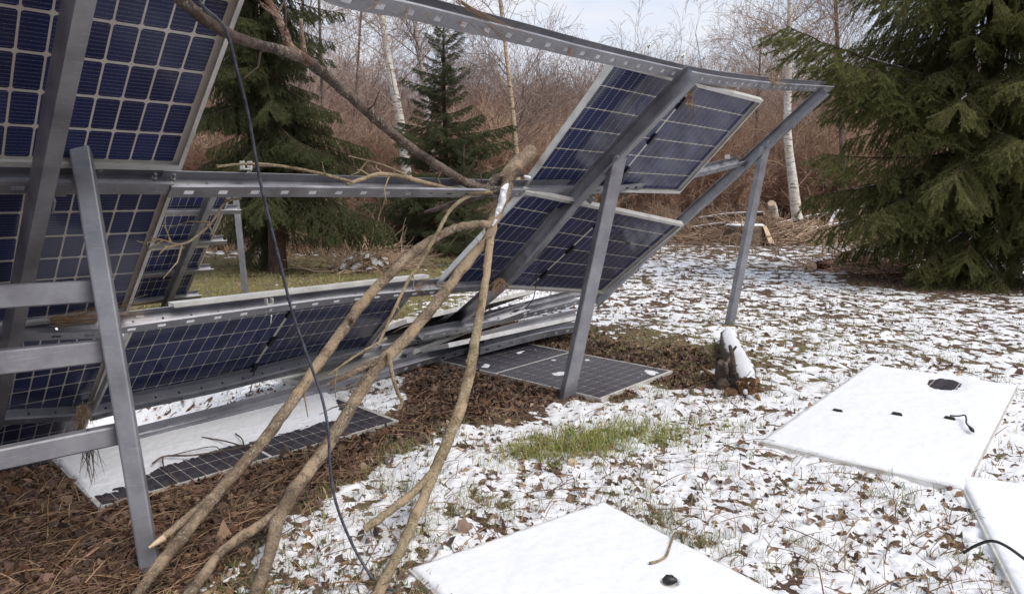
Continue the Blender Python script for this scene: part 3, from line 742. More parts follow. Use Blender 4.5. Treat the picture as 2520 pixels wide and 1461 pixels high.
def post(base, top, ax, parent, w=0.095, dp=0.062, name="post"):
    t = unit(top - base); a = unit(np.asarray(ax) - t * np.dot(ax, t)); b = np.cross(t, a)
    pr = [(-w / 2 + 0.016, dp), (-w / 2, dp), (-w / 2, 0), (w / 2, 0), (w / 2, dp), (w / 2 - 0.016, dp)]
    bev = []
    for i, q in enumerate(pr):                                          # small rolled corners
        if i in (0, len(pr) - 1): bev.append(q); continue
        q0 = np.array(q); pa = np.array(pr[i - 1]); pb = np.array(pr[i + 1]); r = 0.006
        bev += [tuple(q0 + unit(pa - q0) * r), tuple(q0 + (unit(pa - q0) + unit(pb - q0)) * r * 0.29), tuple(q0 + unit(pb - q0) * r)]
    path = np.array([base - t * 0.15, base + (top - base) * 0.5, top])
    return steel(name, sweep(path, bev, a, b), parent, 0.004)
def bolt(p, axis, parent, r=0.010, l=0.03):
    axis = unit(axis); b = MB(); b.tube([p, p + axis * 0.010], [r, r], 6); b.tube([p + axis * 0.010, p + axis * l], [r * 0.55, r * 0.55], 8)
    return b.build("bolt", "zinc_bolt", parent)

rack = thing("mounting_rack", "bent galvanised steel rack of posts, rafters and slotted purlins wrecked by a fallen tree", "mounting rack", loc=(0, 0, 0))
nL, nU, nW, nB = LN, UN, WN, BN                  # all point down towards the viewer
planeL = lambda x, y, off: on_plane(x, y, LB + LN * off, LN)
planeU = lambda x, y, off: on_plane(x, y, UB + UN * off, UN)
planeW = lambda x, y, off: on_plane(x, y, WB + WN * off, WN)
planeB = lambda x, y, off: on_plane(x, y, BB + BN * off, BN)
gate = lambda x, y, p=P2: on_plane(x, y, p, D)   # upright plane of one frame
# rafters
RAFTER_FULL = RAFTER; RAFTER = [(x * 0.82, y) for x, y in RAFTER]
r_left = [planeL(200, -60, 0.215), planeL(141, 240, 0.215), planeL(93, 485, 0.215), planeL(20, 850, 0.215), planeL(-22, 1060, 0.215)]
rafter(r_left, LD, rack, -1); RAFTER = RAFTER_FULL
# (left rafter: its reference edge is the outer edge of the underside)
r_mid = [planeU(1722, 196, 0.215), planeU(1540, 385, 0.215), planeU(1438, 494, 0.215), planeW(1261, 696, 0.215), at_z(1105, 822, 0.10), at_z(1000, 903, 0.03)]
rafter(r_mid, UD, rack)
r_right = [gate(2041, 234), gate(1830, 425), gate(1668, 570), gate(1472, 756)]
rafter(r_right, D, rack)
# posts
post(P0, at_y(187, 322, 2.70), V(0.93, 0.36, 0), rack, 0.066, 0.055)
post(P1, planeU(1528, 385, 0.20) , V(0.92, 0.39, 0), rack)
post(P2, gate(1888, 362), V(0.86, 0.5, 0), rack)
# top purlin
tl = LB + LS * 1.10 + LN * 0.10
tm = planeU(1667, 194, 0.10); tr = gate(2012, 226)
top_pts = [tl - LD * 0.8, tl] + [on_wall(x, y, tl, tm) for x, y in ((800, 4), (1000, 47), (1184, 88), (1320, 119), (1444, 148))] + [tm] + [on_wall(x, y, tm, tr) for x, y in ((1750, 208), (1830, 216), (1912, 222))] + [tr, on_wall(2042, 227, tm, tr)]
purlin(top_pts, [LS] * 2 + [LS * 0.7 + US * 0.3] * 5 + [US] * 5 + [US], rack)
# second purlin
purlin([planeL(-300, 474, 0.10), planeL(0, 476, 0.10), planeL(418, 478, 0.10)], LS, rack)
a2 = planeL(412, 485, 0.11); m2 = planeU(1415, 479, 0.10); e2_ = gate(1828, 408)
purlin([a2] + [on_wall(x, y, a2, m2) for x, y in ((700, 484), (1000, 485), (1240, 485))] + [m2] + [on_wall(x, y, m2, e2_) for x, y in ((1560, 468), (1700, 440))] + [e2_], [LS] + [LS * 0.6 + US * 0.4] * 3 + [US] * 4, rack)
# third purlin
purlin([planeL(-200, 846, 0.10), planeL(60, 838, 0.10), planeL(250, 831, 0.10)], LS, rack)
a3 = planeL(280, 823, 0.11); e3 = planeW(1100, 722, 0.10)
purlin([a3] + [on_wall(x, y, a3, e3) for x, y in ((566, 784), (851, 745))] + [e3, on_wall(1215, 713, a3, e3)], [LS] + [BS] * 2 + [WS] * 2, rack)
# fourth purlin
purlin([planeL(-120, 1050, 0.10), planeL(0, 1046, 0.10), planeL(215, 1032, 0.10)], LS, rack)
a4 = planeB(323, 1011, 0.10); m4 = planeB(794, 898, 0.10); e4 = gate(1462, 742)
purlin([on_wall(222, 1036, a4, m4), a4, on_wall(566, 958, a4, m4), m4] + [on_wall(x, y, m4, e4) for x, y in ((1000, 842), (1188, 796), (1330, 757))] + [on_wall(1440, 727, m4, e4)], [BS] * 4 + [WS] * 4, rack)
# three short cross bars running from the first post
def cross_bar(r, l, hgt, parent):
    z = r[2]; d_ = unit(l - r); s_ = unit(np.cross(d_, V(0, 0, 1))); s_ = s_ if s_[0] > 0 else -s_
    b = MB(); L = 1.15; c = r + d_ * L / 2 - s_ * 0.028
    pr = [(-0.028, -hgt + 0.006), (-0.028, -0.006), (-0.022, 0.0), (0.022, 0), (0.028, -0.006), (0.028, -hgt + 0.006), (0.022, -hgt), (-0.022, -hgt)]
    base = r - s_ * 0.028 - d_ * 0.045
    v = [base + s_ * a + V(0, 0, 1) * h for a, h in pr] + [base + d_ * L + s_ * a + V(0, 0, 1) * h for a, h in pr]
    b.add(v, [tuple(range(8))[::-1], tuple(range(8, 16))] + [(i, (i + 1) % 8, (i + 1) % 8 + 8, i + 8) for i in range(8)])
    o = b.build("cross_bar", "galvanised_steel", parent)
    for k in (0.12, 0.42):
        h = MB(); h.tube([base + d_ * k + V(0, 0, 0.0006), base + d_ * k + V(0, 0, 0.0012)], [0.006, 0.006], 8); h.build("bolt_hole", "black_plastic", o)
    return o
for (rx, ry), (lx, ly), hg, Yp in (((210, 692), (0, 702), 0.086, 2.66), ((240, 840), (0, 864), 0.088, 2.63), ((275, 1051), (0, 1106), 0.078, 2.60)):
    r_ = at_y(rx, ry, Yp); l_ = on_wall(lx, ly, r_, r_ - D); cross_bar(r_, l_, hg, rack)
# splices and bolts
for x, y, off in ((244, 421, 0.02), (379, 441, 0.05), (425, 442, 0.05)): bolt(planeL(x, y, off), -LS * -1.0, rack, 0.011, 0.035)
for x, y in ((466, 790),): bolt(planeL(x - 0, y, 0.06), LS, rack)
bolt(planeL(290, 787, 0.06), LS, rack, 0.012); bolt(on_wall(616, 420, a2, m2), V(0, -1, -0.3), rack, 0.008, 0.05); bolt(on_wall(668, 775, a3, e3), V(0, -0.4, -1), rack, 0.006, 0.05)
for x, y in ((1523, 385), (1508, 408)): bolt(planeU(x, y, 0.205) - UD * 0.012, -UD, rack, 0.013, 0.02)
bolt(gate(1898, 350) - D * 0.06, -D, rack, 0.012, 0.02)
for x, y in ((1596, 115), (1680, 140)): bolt(on_wall(x, y, tl, tm), -US * -0.4 + V(0, -1, 0), rack, 0.010, 0.03)
def bracket(p, d, s, n, parent):
    b = MB(); b.box(p + n * 0.04, (d, s, n), (0.004, 0.035, 0.045)); b.box(p + d * 0.03, (d, s, n), (0.030, 0.035, 0.003)); o = b.build("bracket", "galvanised_steel", parent)
    for k in (-0.015, 0.015): bolt(p + n * 0.05 + s * k - d * 0.004, -d, o, 0.008, 0.016)
for p_, f_ in ((planeL(120, 468, 0.10), (LD, LS, LN)), (planeL(48, 828, 0.10), (LD, LS, LN)), (planeU(1440, 478, 0.10), (UD, US, UN)), (planeU(1690, 205, 0.10), (UD, US, UN)), (gate(1822, 412), (D, US, UN)), (gate(2012, 232), (D, US, UN))): bracket(p_, *f_, rack)
def clamp(p, parent):
    b = MB(); b.box(p, (D, N2, V(0, 0, 1)), (0.02, 0.018, 0.003)); b.box(p + D * 0.018 + V(0, 0, 0.018), (D, N2, V(0, 0, 1)), (0.003, 0.018, 0.018)); b.box(p - D * 0.018 + V(0, 0, 0.018), (D, N2, V(0, 0, 1)), (0.003, 0.018, 0.018))
    return b.build("panel_clamp", "anodised_aluminium", parent)
clamp(on_wall(606, 416, a2, m2), rack); clamp(on_wall(662, 748, a3, e3) , rack); clamp(on_wall(1790, 390, m2, e2_), rack)

# loose beam on the ground behind the half-snowed panel
bm0, bm1, bm2 = at_z(300, 1108, 0.0), at_z(860, 962, 0.0), at_z(1428, 796, 0.0)
g_beam = [V(p[0], p[1], float(soil_z(p[0], p[1])) + zz) for p, zz in ((bm0, 0.03), (bm1, 0.03), (bm2, 0.05))]
lb = purlin(g_beam, unit(V(0.35, -0.35, 0.9)), None, "loose_rail", SLOTS)
tag(lb, "loose slotted steel purlin lying on the ground behind the half snowed panel", "steel rail")
# second loose length further in
g2 = [at_z(1190, 846, 0.14), at_z(1432, 783, 0.16)]
lb2 = purlin([g2[0], (g2[0] + g2[1]) / 2 + V(0, 0, 0.01), g2[1]], unit(V(0.35, -0.35, 0.9)), None, "loose_rail", SLOTS)
tag(lb2, "dark loose steel beam crushed under the tilted panel", "steel rail")
for k, (pa, za, pb, zb, lab) in enumerate((((935, 862), 0.16, (1300, 772), 0.30, "dark bent rail jammed across the collapsed row"), ((1040, 838), 0.22, (1425, 748), 0.30, "slotted rail wedged under the tilted panel"),
                                            ((1180, 872), 0.06, (1440, 812), 0.10, "steel rail half buried in the leaves under the tilted panel"))):
    A = at_z(pa[0], pa[1], za); B2 = at_z(pb[0], pb[1], zb); M2 = (A + B2) / 2 + V(0.02, 0.05, -0.05 + 0.03 * k)
    tag(purlin([A, M2, B2], unit(V(0.5 - 0.3 * k, -0.4, 0.7)), None, "loose_rail", SLOTS), lab, "steel rail")
xo_ = at_z(1020, 862, 0.10); up2 = unit(V(D[1], -D[0], 0) * math.cos(math.radians(16)) + V(0, 0, 1) * math.sin(math.radians(16)))
panel(xo_ - up2 * PH * 0.55, D, up2, "dark crushed solar panel at the bottom of the collapsed pile")
# pale rail resting along the third purlin
ra, rb = on_wall(430, 752, a3, e3) + N2 * 0.05, on_wall(1058, 680, a3, e3) + N2 * 0.05
b = MB(); dd = unit(rb - ra); b.box((ra + rb) / 2, (dd, N2, np.cross(dd, N2)), (np.linalg.norm(rb - ra) / 2, 0.04, 0.012))
b.box((ra + rb) / 2 - V(0, 0, 0.014), (dd, N2, np.cross(dd, N2)), (np.linalg.norm(rb - ra) / 2 - 0.01, 0.03, 0.003))
tag(b.build("aluminium_rail", "anodised_aluminium"), "pale aluminium rail lying along the low purlin above the sagging panel", "rail")

# ------------------------------------------------------------------ second rack further back
def far_rack():
    F0 = at_z(461, 724, 0.16); d = D; s = unit(V(0.53, -0.50, 0.66)); s = unit(s - d * np.dot(s, d)); n = np.cross(d, s)
    t = thing("mounting_rack", "intact steel rack with small looking panels, standing behind the near table", "mounting rack", loc=(0, 0, 0))
    for k in range(4):
        c = F0 + s * (0.02 + 0.565 * k) + n * 0.10
        purlin([c - d * 4.6, c - d * 2.2, c + d * 0.13], s, t, "purlin", None, 2)
    rafter([F0 + s * 2.15 + n * 0.21 - d * 0.30, F0 + s * 0.9 + n * 0.21 - d * 0.30, F0 - s * 0.25 + n * 0.21 - d * 0.30], d, t)
    rafter([F0 + s * 2.15 + n * 0.21 - d * 3.0, F0 + s * 0.9 + n * 0.21 - d * 3.0, F0 - s * 0.25 + n * 0.21 - d * 3.0], d, t)
    pb = at_z(603, 727, 0); post(pb, at_y(577, 470, pb[1] - 0.05), V(1, 0, 0), t, 0.075, 0.05)
    pb = at_z(447, 745, 0); post(pb, at_y(446, 690, pb[1] - 0.02), V(1, 0, 0), t, 0.085, 0.05)
    for c, nm in ((1, "end"), (0, "next")):
        for r in range(2):
            o = F0 + d * ((c - 2) * (PW + 0.02)) + s * (0.01 + r * 1.06)
            lab = {(1, 0): "low panel at the end of the rack behind, with pale sky reflections", (1, 1): "upper panel at the end of the rack behind, with a clump of dry grass",
                   (0, 0): "low panel one in from the end of the rack behind", (0, 1): "upper panel one in from the end of the rack behind"}[(c, r)]
            panel(o, d, s, lab, cols=range(24) if c else range(14, 24))
far_rack()

# ------------------------------------------------------------------ the fallen tree
ft = thing("fallen_tree", "broken bare tree draped over the rack with bent limbs reaching the ground", "tree", loc=(0, 0, 0))
LIMB_K = {1: 0.88, 2: 0.75, 3: 0.64, 4: 0.70, 5: 0.72, 6: 0.61, 7: 0.62, 8: 0.73, 9: 0.76, 10: 0.73, 11: 0.78, 12: 0.85, 13: 0.85, 16: 0.72, 44: 0.55}
def limb(name, pts, rads, material, parent=ft, sides=14, bumpy=0.17, seed=0, n=7, snag=True):
    p = np.array([list(at_y(x, y, Y)) for x, y, Y in pts]); r = np.interp(np.linspace(0, 1, len(pts)), np.linspace(0, 1, len(rads)), rads)
    q = smooth_path(np.column_stack([p, r]), n)
    w = len(q); q[:, 3] *= 0.92 * LIMB_K.get(seed, 0.8)
    q[1:-1, :3] += np.random.default_rng(seed).normal(0, 0.06, (w - 2, 3)) * q[1:-1, 3:4]
    b = MB(); b.tube(q[:, :3], q[:, 3], sides, True, bumpy, seed)
    if name in ("branch", "twig"):                                       # knots and short side spurs
        rr = np.random.default_rng(900 + seed)
        for k in range(int(5 + w * 0.09)):
            i = rr.integers(2, w - 2); dv = unit(q[i + 1, :3] - q[i, :3]); sd_ = unit(np.cross(dv, rr.normal(0, 1, 3))); r0 = q[i, 3]
            if rr.random() < 0.6:
                b.tube([q[i, :3] + sd_ * r0 * 0.5, q[i, :3] + sd_ * r0 * 1.12], [r0 * 0.55, r0 * 0.32], 7, True, 0.3, k)
            else:
                e = unit(sd_ + dv * 0.7); ln_ = rr.uniform(0.04, 0.22); m = q[i, :3] + e * (r0 + ln_ * 0.5) + rr.normal(0, 0.008, 3)
                b.tube([q[i, :3] + sd_ * r0 * 0.6, m, m + unit(e + rr.normal(0, 0.3, 3)) * ln_ * 0.5], [0.005, 0.0035, 0.0018], 5)
    return b.build(name, material, parent, True)

limb("trunk", [(1238, 448, 4.44), (1268, 410, 4.54), (1308, 373, 4.68)], [0.056, 0.060, 0.060], "bark_tan", seed=1, sides=18, bumpy=0.08)
limb("cut_end", [(1306, 375, 4.675), (1309, 372, 4.684)], [0.058, 0.055], "cut_wood", seed=1, sides=18, bumpy=0.08, n=2)
limb("trunk", [(1190, 468, 4.42), (1215, 448, 4.45), (1248, 432, 4.47), (1285, 425, 4.5)], [0.03, 0.045, 0.05, 0.03], "bark_dark", seed=2, bumpy=0.25)
limb("trunk", [(1250, 438, 4.42), (1243, 470, 4.38), (1230, 510, 4.33), (1212, 552, 4.28), (1203, 590, 4.22)], [0.058, 0.066, 0.060, 0.058, 0.05], "bark_tan", seed=3, sides=16)
limb("branch", [(1212, 556, 4.27), (1180, 552, 4.22), (1120, 562, 4.13), (1060, 592, 4.04), (1000, 637, 3.94), (940, 694, 3.84), (890, 748, 3.74), (850, 805, 3.64), (790, 887, 3.48), (720, 987, 3.28), (640, 1092, 3.1), (560, 1184, 2.88), (480, 1282, 2.62), (400, 1378, 2.38), (318, 1485, 2.14)],
     [0.040, 0.041, 0.040, 0.042, 0.043, 0.045, 0.044, 0.043, 0.041, 0.040, 0.038, 0.034, 0.022], "bark_tan", seed=4)
limb("branch_stub", [(575, 1165, 2.92), (510, 1232, 2.74), (440, 1292, 2.60), (372, 1342, 2.50)], [0.02, 0.026, 0.024, 0.012], "bark_tan", seed=5)
limb("branch", [(1208, 575, 4.25), (1180, 610, 4.20), (1130, 672, 4.08), (1060, 762, 3.95), (990, 842, 3.80), (940, 888, 3.70), (890, 958, 3.56), (840, 1042, 3.38), (780, 1132, 3.18), (720, 1212, 2.96), (688, 1268, 2.81), (668, 1345, 2.60), (648, 1405, 2.45), (618, 1495, 2.22)],
     [0.048, 0.050, 0.055, 0.058, 0.060, 0.058, 0.056, 0.056, 0.054, 0.046, 0.042, 0.040], "bark_tan", seed=6, sides=14)
limb("branch", [(705, 1240, 2.88), (640, 1290, 2.74), (560, 1345, 2.58), (500, 1415, 2.40), (440, 1495, 2.20)], [0.036, 0.036, 0.034, 0.034], "bark_tan", seed=7)
limb("branch", [(1206, 580, 4.24), (1203, 620, 4.16), (1195, 690, 4.03), (1180, 775, 3.88), (1166, 855, 3.74), (1150, 942, 3.58), (1122, 1034, 3.38), (1085, 1122, 3.2), (1044, 1222, 2.95), (1000, 1322, 2.70), (945, 1432, 2.42), (912, 1495, 2.26)],
     [0.040, 0.036, 0.034, 0.037, 0.041, 0.043, 0.042, 0.037, 0.034, 0.032, 0.030], "bark_yellow", seed=8)
limb("branch_stub", [(1085, 1135, 3.15), (1030, 1200, 3.0), (965, 1252, 2.88), (900, 1300, 2.77)], [0.028, 0.027, 0.026, 0.025], "bark_yellow", seed=9)
limb("branch", [(1245, 470, 4.38), (1200, 466, 4.34), (1150, 450, 4.24), (1090, 415, 4.08), (1010, 362, 3.88), (940, 308, 3.66), (870, 244, 3.42), (800, 184, 3.17), (745, 143, 2.97), (690, 124, 2.78), (620, 106, 2.56), (560, 82, 2.36), (510, 52, 2.26), (470, 20, 2.17), (425, -20, 2.06)],
     [0.040, 0.038, 0.038, 0.038, 0.037, 0.036, 0.035, 0.033, 0.028, 0.027, 0.027, 0.028, 0.027], "bark_dark", seed=10)
limb("branch", [(760, 152, 3.0), (715, 118, 2.88), (697, 72, 2.86), (675, 30, 2.84), (645, -25, 2.82)], [0.028, 0.024, 0.021, 0.018], "bark_red", seed=11)
limb("branch_stub", [(752, 146, 2.98), (744, 98, 2.96), (740, 46, 2.94)], [0.016, 0.012, 0.010], "bark_red", seed=12)
limb("twig", [(1215, 474, 4.36), (1120, 468, 4.16), (1040, 448, 3.96), (980, 433, 3.80), (930, 429, 3.68), (895, 440, 3.60), (852, 453, 3.50)], [0.022, 0.017, 0.015, 0.013, 0.013], "bark_yellow", seed=13)
limb("twig", [(1025, 445, 3.92), (985, 425, 3.84), (935, 404, 3.76), (858, 384, 3.66)], [0.011, 0.010, 0.007, 0.005], "bark_yellow", seed=14, sides=8)
limb("twig", [(866, 448, 3.52), (800, 430, 3.40), (720, 413, 3.27), (640, 404, 3.13), (580, 405, 3.04), (534, 411, 2.98)], [0.011, 0.010, 0.009, 0.008, 0.006], "bark_yellow", seed=15, sides=8)
limb("twig", [(1200, 468, 4.34), (1150, 484, 4.24), (1110, 515, 4.12), (1080, 565, 4.02), (1045, 630, 3.92), (1003, 695, 3.82), (965, 772, 3.72), (930, 850, 3.60)], [0.022, 0.019, 0.017, 0.016, 0.015, 0.012, 0.011], "bark_yellow", seed=16)
limb("branch_stub", [(1215, 470, 4.38), (1150, 492, 4.32), (1090, 510, 4.28), (1044, 523, 4.25)], [0.034, 0.030, 0.024, 0.012], "bark_dark", seed=17)
limb("branch_stub", [(956, 868, 3.68), (966, 925, 3.64), (980, 968, 3.62), (990, 985, 3.61), (984, 1006, 3.60)], [0.018, 0.014, 0.014, 0.010], "bark_yellow", seed=18, sides=9)
limb("twig", [(952, 832, 3.63), (880, 872, 3.55), (808, 922, 3.46)], [0.011, 0.009, 0.007], "bark_yellow", seed=19, sides=8)
limb("branch_stub", [(930, 888, 3.66), (870, 915, 3.6), (806, 946, 3.54)], [0.026, 0.022, 0.014], "bark_tan", seed=20)
limb("branch_stub", [(868, 778, 3.68), (864, 792, 3.62)], [0.016, 0.015], "bark_red", seed=21, n=3)
limb("twig", [(594, 487, 3.30), (555, 498, 3.22), (520, 548, 3.14), (470, 592, 3.06), (420, 606, 3.0), (404, 606, 2.98)], [0.008, 0.008, 0.007, 0.005], "bark_yellow", seed=22, sides=8)
limb("twig", [(440, 603, 3.02), (400, 590, 2.98), (370, 585, 2.95)], [0.005, 0.004], "bark_yellow", seed=23, sides=6, n=4)
# broken pale ends
for (x0, y0, Y0), (x1, y1, Y1), r in (((405, 1322, 2.535), (366, 1347, 2.49), 0.020), ((984, 998, 3.605), (978, 1010, 3.60), 0.012), ((904, 1297, 2.772), (897, 1303, 2.765), 0.0255)):
    limb("broken_end", [(x0, y0, Y0), (x1, y1, Y1)], [r, r * 0.35], "cut_wood", seed=30 + int(x0), n=4)
# snow resting on the fork
for pts, r in (([(1250, 452, 4.36), (1240, 470, 4.335), (1236, 495, 4.30), (1226, 520, 4.28), (1219, 534, 4.265)], [0.010, 0.040, 0.036, 0.030, 0.008]), ([(1222, 540, 4.235), (1212, 556, 4.22)], [0.016, 0.008]), ([(1290, 434, 4.42), (1305, 438, 4.44)], [0.012, 0.016])):
    limb("snow_patch", pts, r, "snow", seed=44, bumpy=0.7, sides=14, n=12)
# hanging black cable
cp = [at_y(x, y, Y) for x, y, Y in ((470, -30, 1.98), (500, 18, 2.02), (535, 48, 2.10), (560, 86, 2.19), (585, 180, 2.28), (610, 280, 2.34), (635, 420, 2.42), (660, 530, 2.47), (690, 650, 2.52), (720, 770, 2.56), (755, 872, 2.57), (790, 970, 2.56), (808, 1060, 2.53), (812, 1150, 2.52), (828, 1240, 2.51), (868, 1340, 2.51))] + [at_z(920, 1425, 0.03), at_z(960, 1450, 0.03), at_z(1010, 1448, 0.02)]
b = MB(); b.tube(smooth_path(cp, 8), 0.0056, 10)
tag(b.build("cable", "cable_rubber", None, True), "long black cable hanging in front of the branches down to the snow", "cable")

# leads and plugs hanging from the tilted panels
def lead(pts, label, r=0.004, plug=True):
    t = thing("cable_lead", label, "cable", loc=(0, 0, 0)); b = MB(); p = smooth_path(pts, 6); b.tube(p, r, 8); b.build("wire", "black_plastic", t, True)
    if plug:
        e = p[-1]; dv = unit(p[-1] - p[-2]); b = MB(); b.tube([e, e + dv * 0.02, e + dv * 0.022, e + dv * 0.055, e + dv * 0.057, e + dv * 0.075], [0.008, 0.008, 0.011, 0.011, 0.006, 0.006], 10); b.build("plug", "black_plastic", t, True)
    return t
pl = lambda l, off=0.06: [planeW(x, y, off) for x, y in l]
lead([planeU(x, y, 0.06) for x, y in ((1532, 476), (1543, 492), (1545, 512), (1540, 530))], "short black lead with plug under the raised panel beside the leaning post")
lead(pl([(1512, 562), (1522, 580), (1536, 594), (1542, 597)]), "black lead with plug hanging on the tilted panel right of the leaning post")
lead([planeU(x, y, 0.05) for x, y in ((1607, 265), (1592, 275), (1586, 295), (1586, 308))], "tiny looped black wire beside the thick slanting rafter", 0.004, False)
lead(pl([(1320, 668), (1319, 700), (1312, 735), (1295, 756), (1278, 762)], 0.03), "black lead drooping below the tilted panel")
lead([planeB(x, y, 0.05) for x, y in ((628, 895), (622, 935), (614, 975), (610, 1006))], "thin black lead dangling below the sagging panel", 0.0035, False)
q_ = [at_z(2338, 1022, 0.060), at_z(2358, 1023, 0.068), at_z(2374, 1021, 0.075), at_z(2378, 1030, 0.075), at_z(2378, 1040, 0.070), at_z(2386, 1050, 0.066)]
lead(q_, "black lead with plug poking out of the snow on the fallen panel", 0.005)
lead([at_z(2370, 1360, 0.03), at_z(2400, 1342, 0.07), at_z(2440, 1330, 0.12), at_z(2480, 1345, 0.12), at_z(2535, 1385, 0.09)], "dark blue cable arching over the frame of the edge panel", 0.006, False)
# small black boxes showing through the snow on the mid panel
for k, (x, y) in enumerate(((2062, 1002), (2208, 1011), (2338, 1021))):
    b = obj("junction_box", JBOX); b.parent = pm; w = at_z(x, y, 0.07); l = PM_M.inverted() @ Vector(w); b.location = (l.x, l.y, -0.018 if k else -0.015); b.rotation_euler = (math.pi, 0, 0); b.scale = (0.5, 0.6, 1)
# stone in the hole and twig on the nearest slab
b = MB(); c0 = at_z(1648, 1428, 0.043); b.tube([c0 + V(-0.026, 0, 0), c0 + V(-0.01, 0.002, 0.002), c0 + V(0.01, 0, 0.003), c0 + V(0.028, 0, 0)], [0.008, 0.017, 0.016, 0.006], 9, True, 0.2)
tag(b.build("lump", "black_plastic", None, True), "small black lump sunk in the snow of the nearest panel", "lump")
b = MB(); b.tube(smooth_path([at_z(x, y, 0.050) for x, y in ((1598, 1385), (1622, 1378), (1640, 1366), (1648, 1345), (1656, 1322), (1662, 1310), (1680, 1312))], 4), 0.005, 7, True, 0.25)
tag(b.build("twig", "bark_yellow", None, True), "crooked mossy twig lying on the nearest snow slab", "twig")
# twig across the half-snowed panel
t = thing("twig", "thin dark forked twig lying across the half snowed panel", "twig", loc=(0, 0, 0))
for pts, r in (([(375, 1140), (405, 1122), (470, 1120), (540, 1110), (600, 1098), (650, 1076)], 0.005), ([(600, 1098), (555, 1085), (497, 1075)], 0.004), ([(600, 1098), (596, 1080), (580, 1066)], 0.004), ([(545, 1110), (520, 1098), (420, 1120)], 0.003), ([(540, 1110), (560, 1135)], 0.003), ([(400, 1123), (405, 1150), (440, 1185)], 0.004), ([(600, 1098), (670, 1100)], 0.003)):
    b = MB(); b.tube(smooth_path([at_z(x, y, 0.054) for x, y in pts], 5), r, 6, True, 0.2); b.build("stem", "bark_dark", t, True)

# straw tufts caught on the steel
def straw_tuft(p, dv, label, n=26, ln=0.10, sp=0.35):
    b = MB(); dv = unit(dv); r = np.random.default_rng(int(abs(p[0]) * 977 + abs(p[2]) * 131))
    for k in range(n):
        e = unit(dv + r.normal(0, sp, 3)) * ln * r.uniform(0.4, 1.15); s0 = p + r.normal(0, 0.012, 3); m = s0 + e * 0.5 + r.normal(0, 0.008, 3)
        b.tube([s0, m, s0 + e], [0.0016, 0.0013, 0.0006], 3, False)
    return tag(b.build("straw_tuft", "straw"), label, "dry grass")
straw_tuft(on_wall(1890, 202, tm, tr) + V(0, -0.05, 0), V(0.9, 0, -0.1), "dry grass bunch caught on the top purlin near its far end", 50, 0.17, 0.6)
straw_tuft(planeU(1695, 225, 0.16), V(0, 0, -1), "straw tuft hanging below the rafter head", 30, 0.16, 0.18)
straw_tuft(planeW(1228, 690, 0.30), V(-0.1, -0.2, -1), "tangled straw on the foot of the thick rafter", 50, 0.14, 0.55)
straw_tuft(planeL(205, 1000, 0.12), V(-0.1, -0.1, -1), "brown straw bundle hanging from the lowest near purlin", 60, 0.17, 0.25)
straw_tuft(planeL(130, 790, 0.10), unit(LD), "long dry stalks lying in the third near purlin", 40, 0.42, 0.10)
straw_tuft(on_wall(1030, 704, a3, e3) + V(0, -0.06, 0.01), V(0.6, 0, -0.2), "reddish straw wisps on the low purlin beside the thin branch", 26, 0.10, 0.6)
straw_tuft(at_y(448, 555, 9.0), V(0.2, 0, -1), "dry grass clump hanging on the panels of the rack behind", 24, 0.25, 0.4)
straw_tuft(on_wall(1130, 30, tl, tm) + V(0, -0.05, 0.03), unit(D + V(0, 0, -0.25)), "dry stalks lying along the upper part of the top purlin", 16, 0.40, 0.12)
for k, (x, y) in enumerate(((910, 14), (985, 32), (1053, 46), (1120, 63), (1183, 78), (1390, 132))):
    straw_tuft(on_wall(x, y - 2, tl, tm) + US * 0.03, V(0.2, -0.3, -1), ("straw wisp stuck in a top purlin slot, %s" % ("nearest the frame edge", "second along", "third along", "fourth along", "above the middle spruce", "a stubby brown piece over the sky")[k]), 9, 0.045 if k < 5 else 0.07, 0.35)

wd = straw_tuft(at_y(222, 1098, 2.60), V(0.05, 0, -1), "dark withered weed hanging below the lowest cross bar", 22, 0.15, 0.16); wd.data.materials[0] = MATS["bark_dark"]
# ------------------------------------------------------------------ trees
def segs_to_mesh(S, sides=3):
    """S rows: p0(3) p1(3) r0 r1 -> prisms"""
    S = np.asarray(S, float); p0, p1, r0, r1 = S[:, :3], S[:, 3:6], S[:, 6], S[:, 7]
    t = p1 - p0; t /= np.linalg.norm(t, axis=1)[:, None] + 1e-9
    ref = np.where(np.abs(t[:, 2:3]) < 0.9, V(0, 0, 1), V(1, 0, 0)); u = np.cross(t, ref); u /= np.linalg.norm(u, axis=1)[:, None]; w = np.cross(t, u)
    n = len(S); v = np.empty((n, 2 * sides, 3))
    for k in range(sides):
        a = 2 * math.pi * k / sides; o = u * math.cos(a) + w * math.sin(a)
        v[:, k] = p0 + o * r0[:, None]; v[:, sides + k] = p1 + o * r1[:, None]
    f = np.array([(k, (k + 1) % sides, sides + (k + 1) % sides, sides + k) for k in range(sides)])
    return v.reshape(-1, 3), (f[None] + (np.arange(n) * 2 * sides)[:, None, None]).reshape(-1, 4)
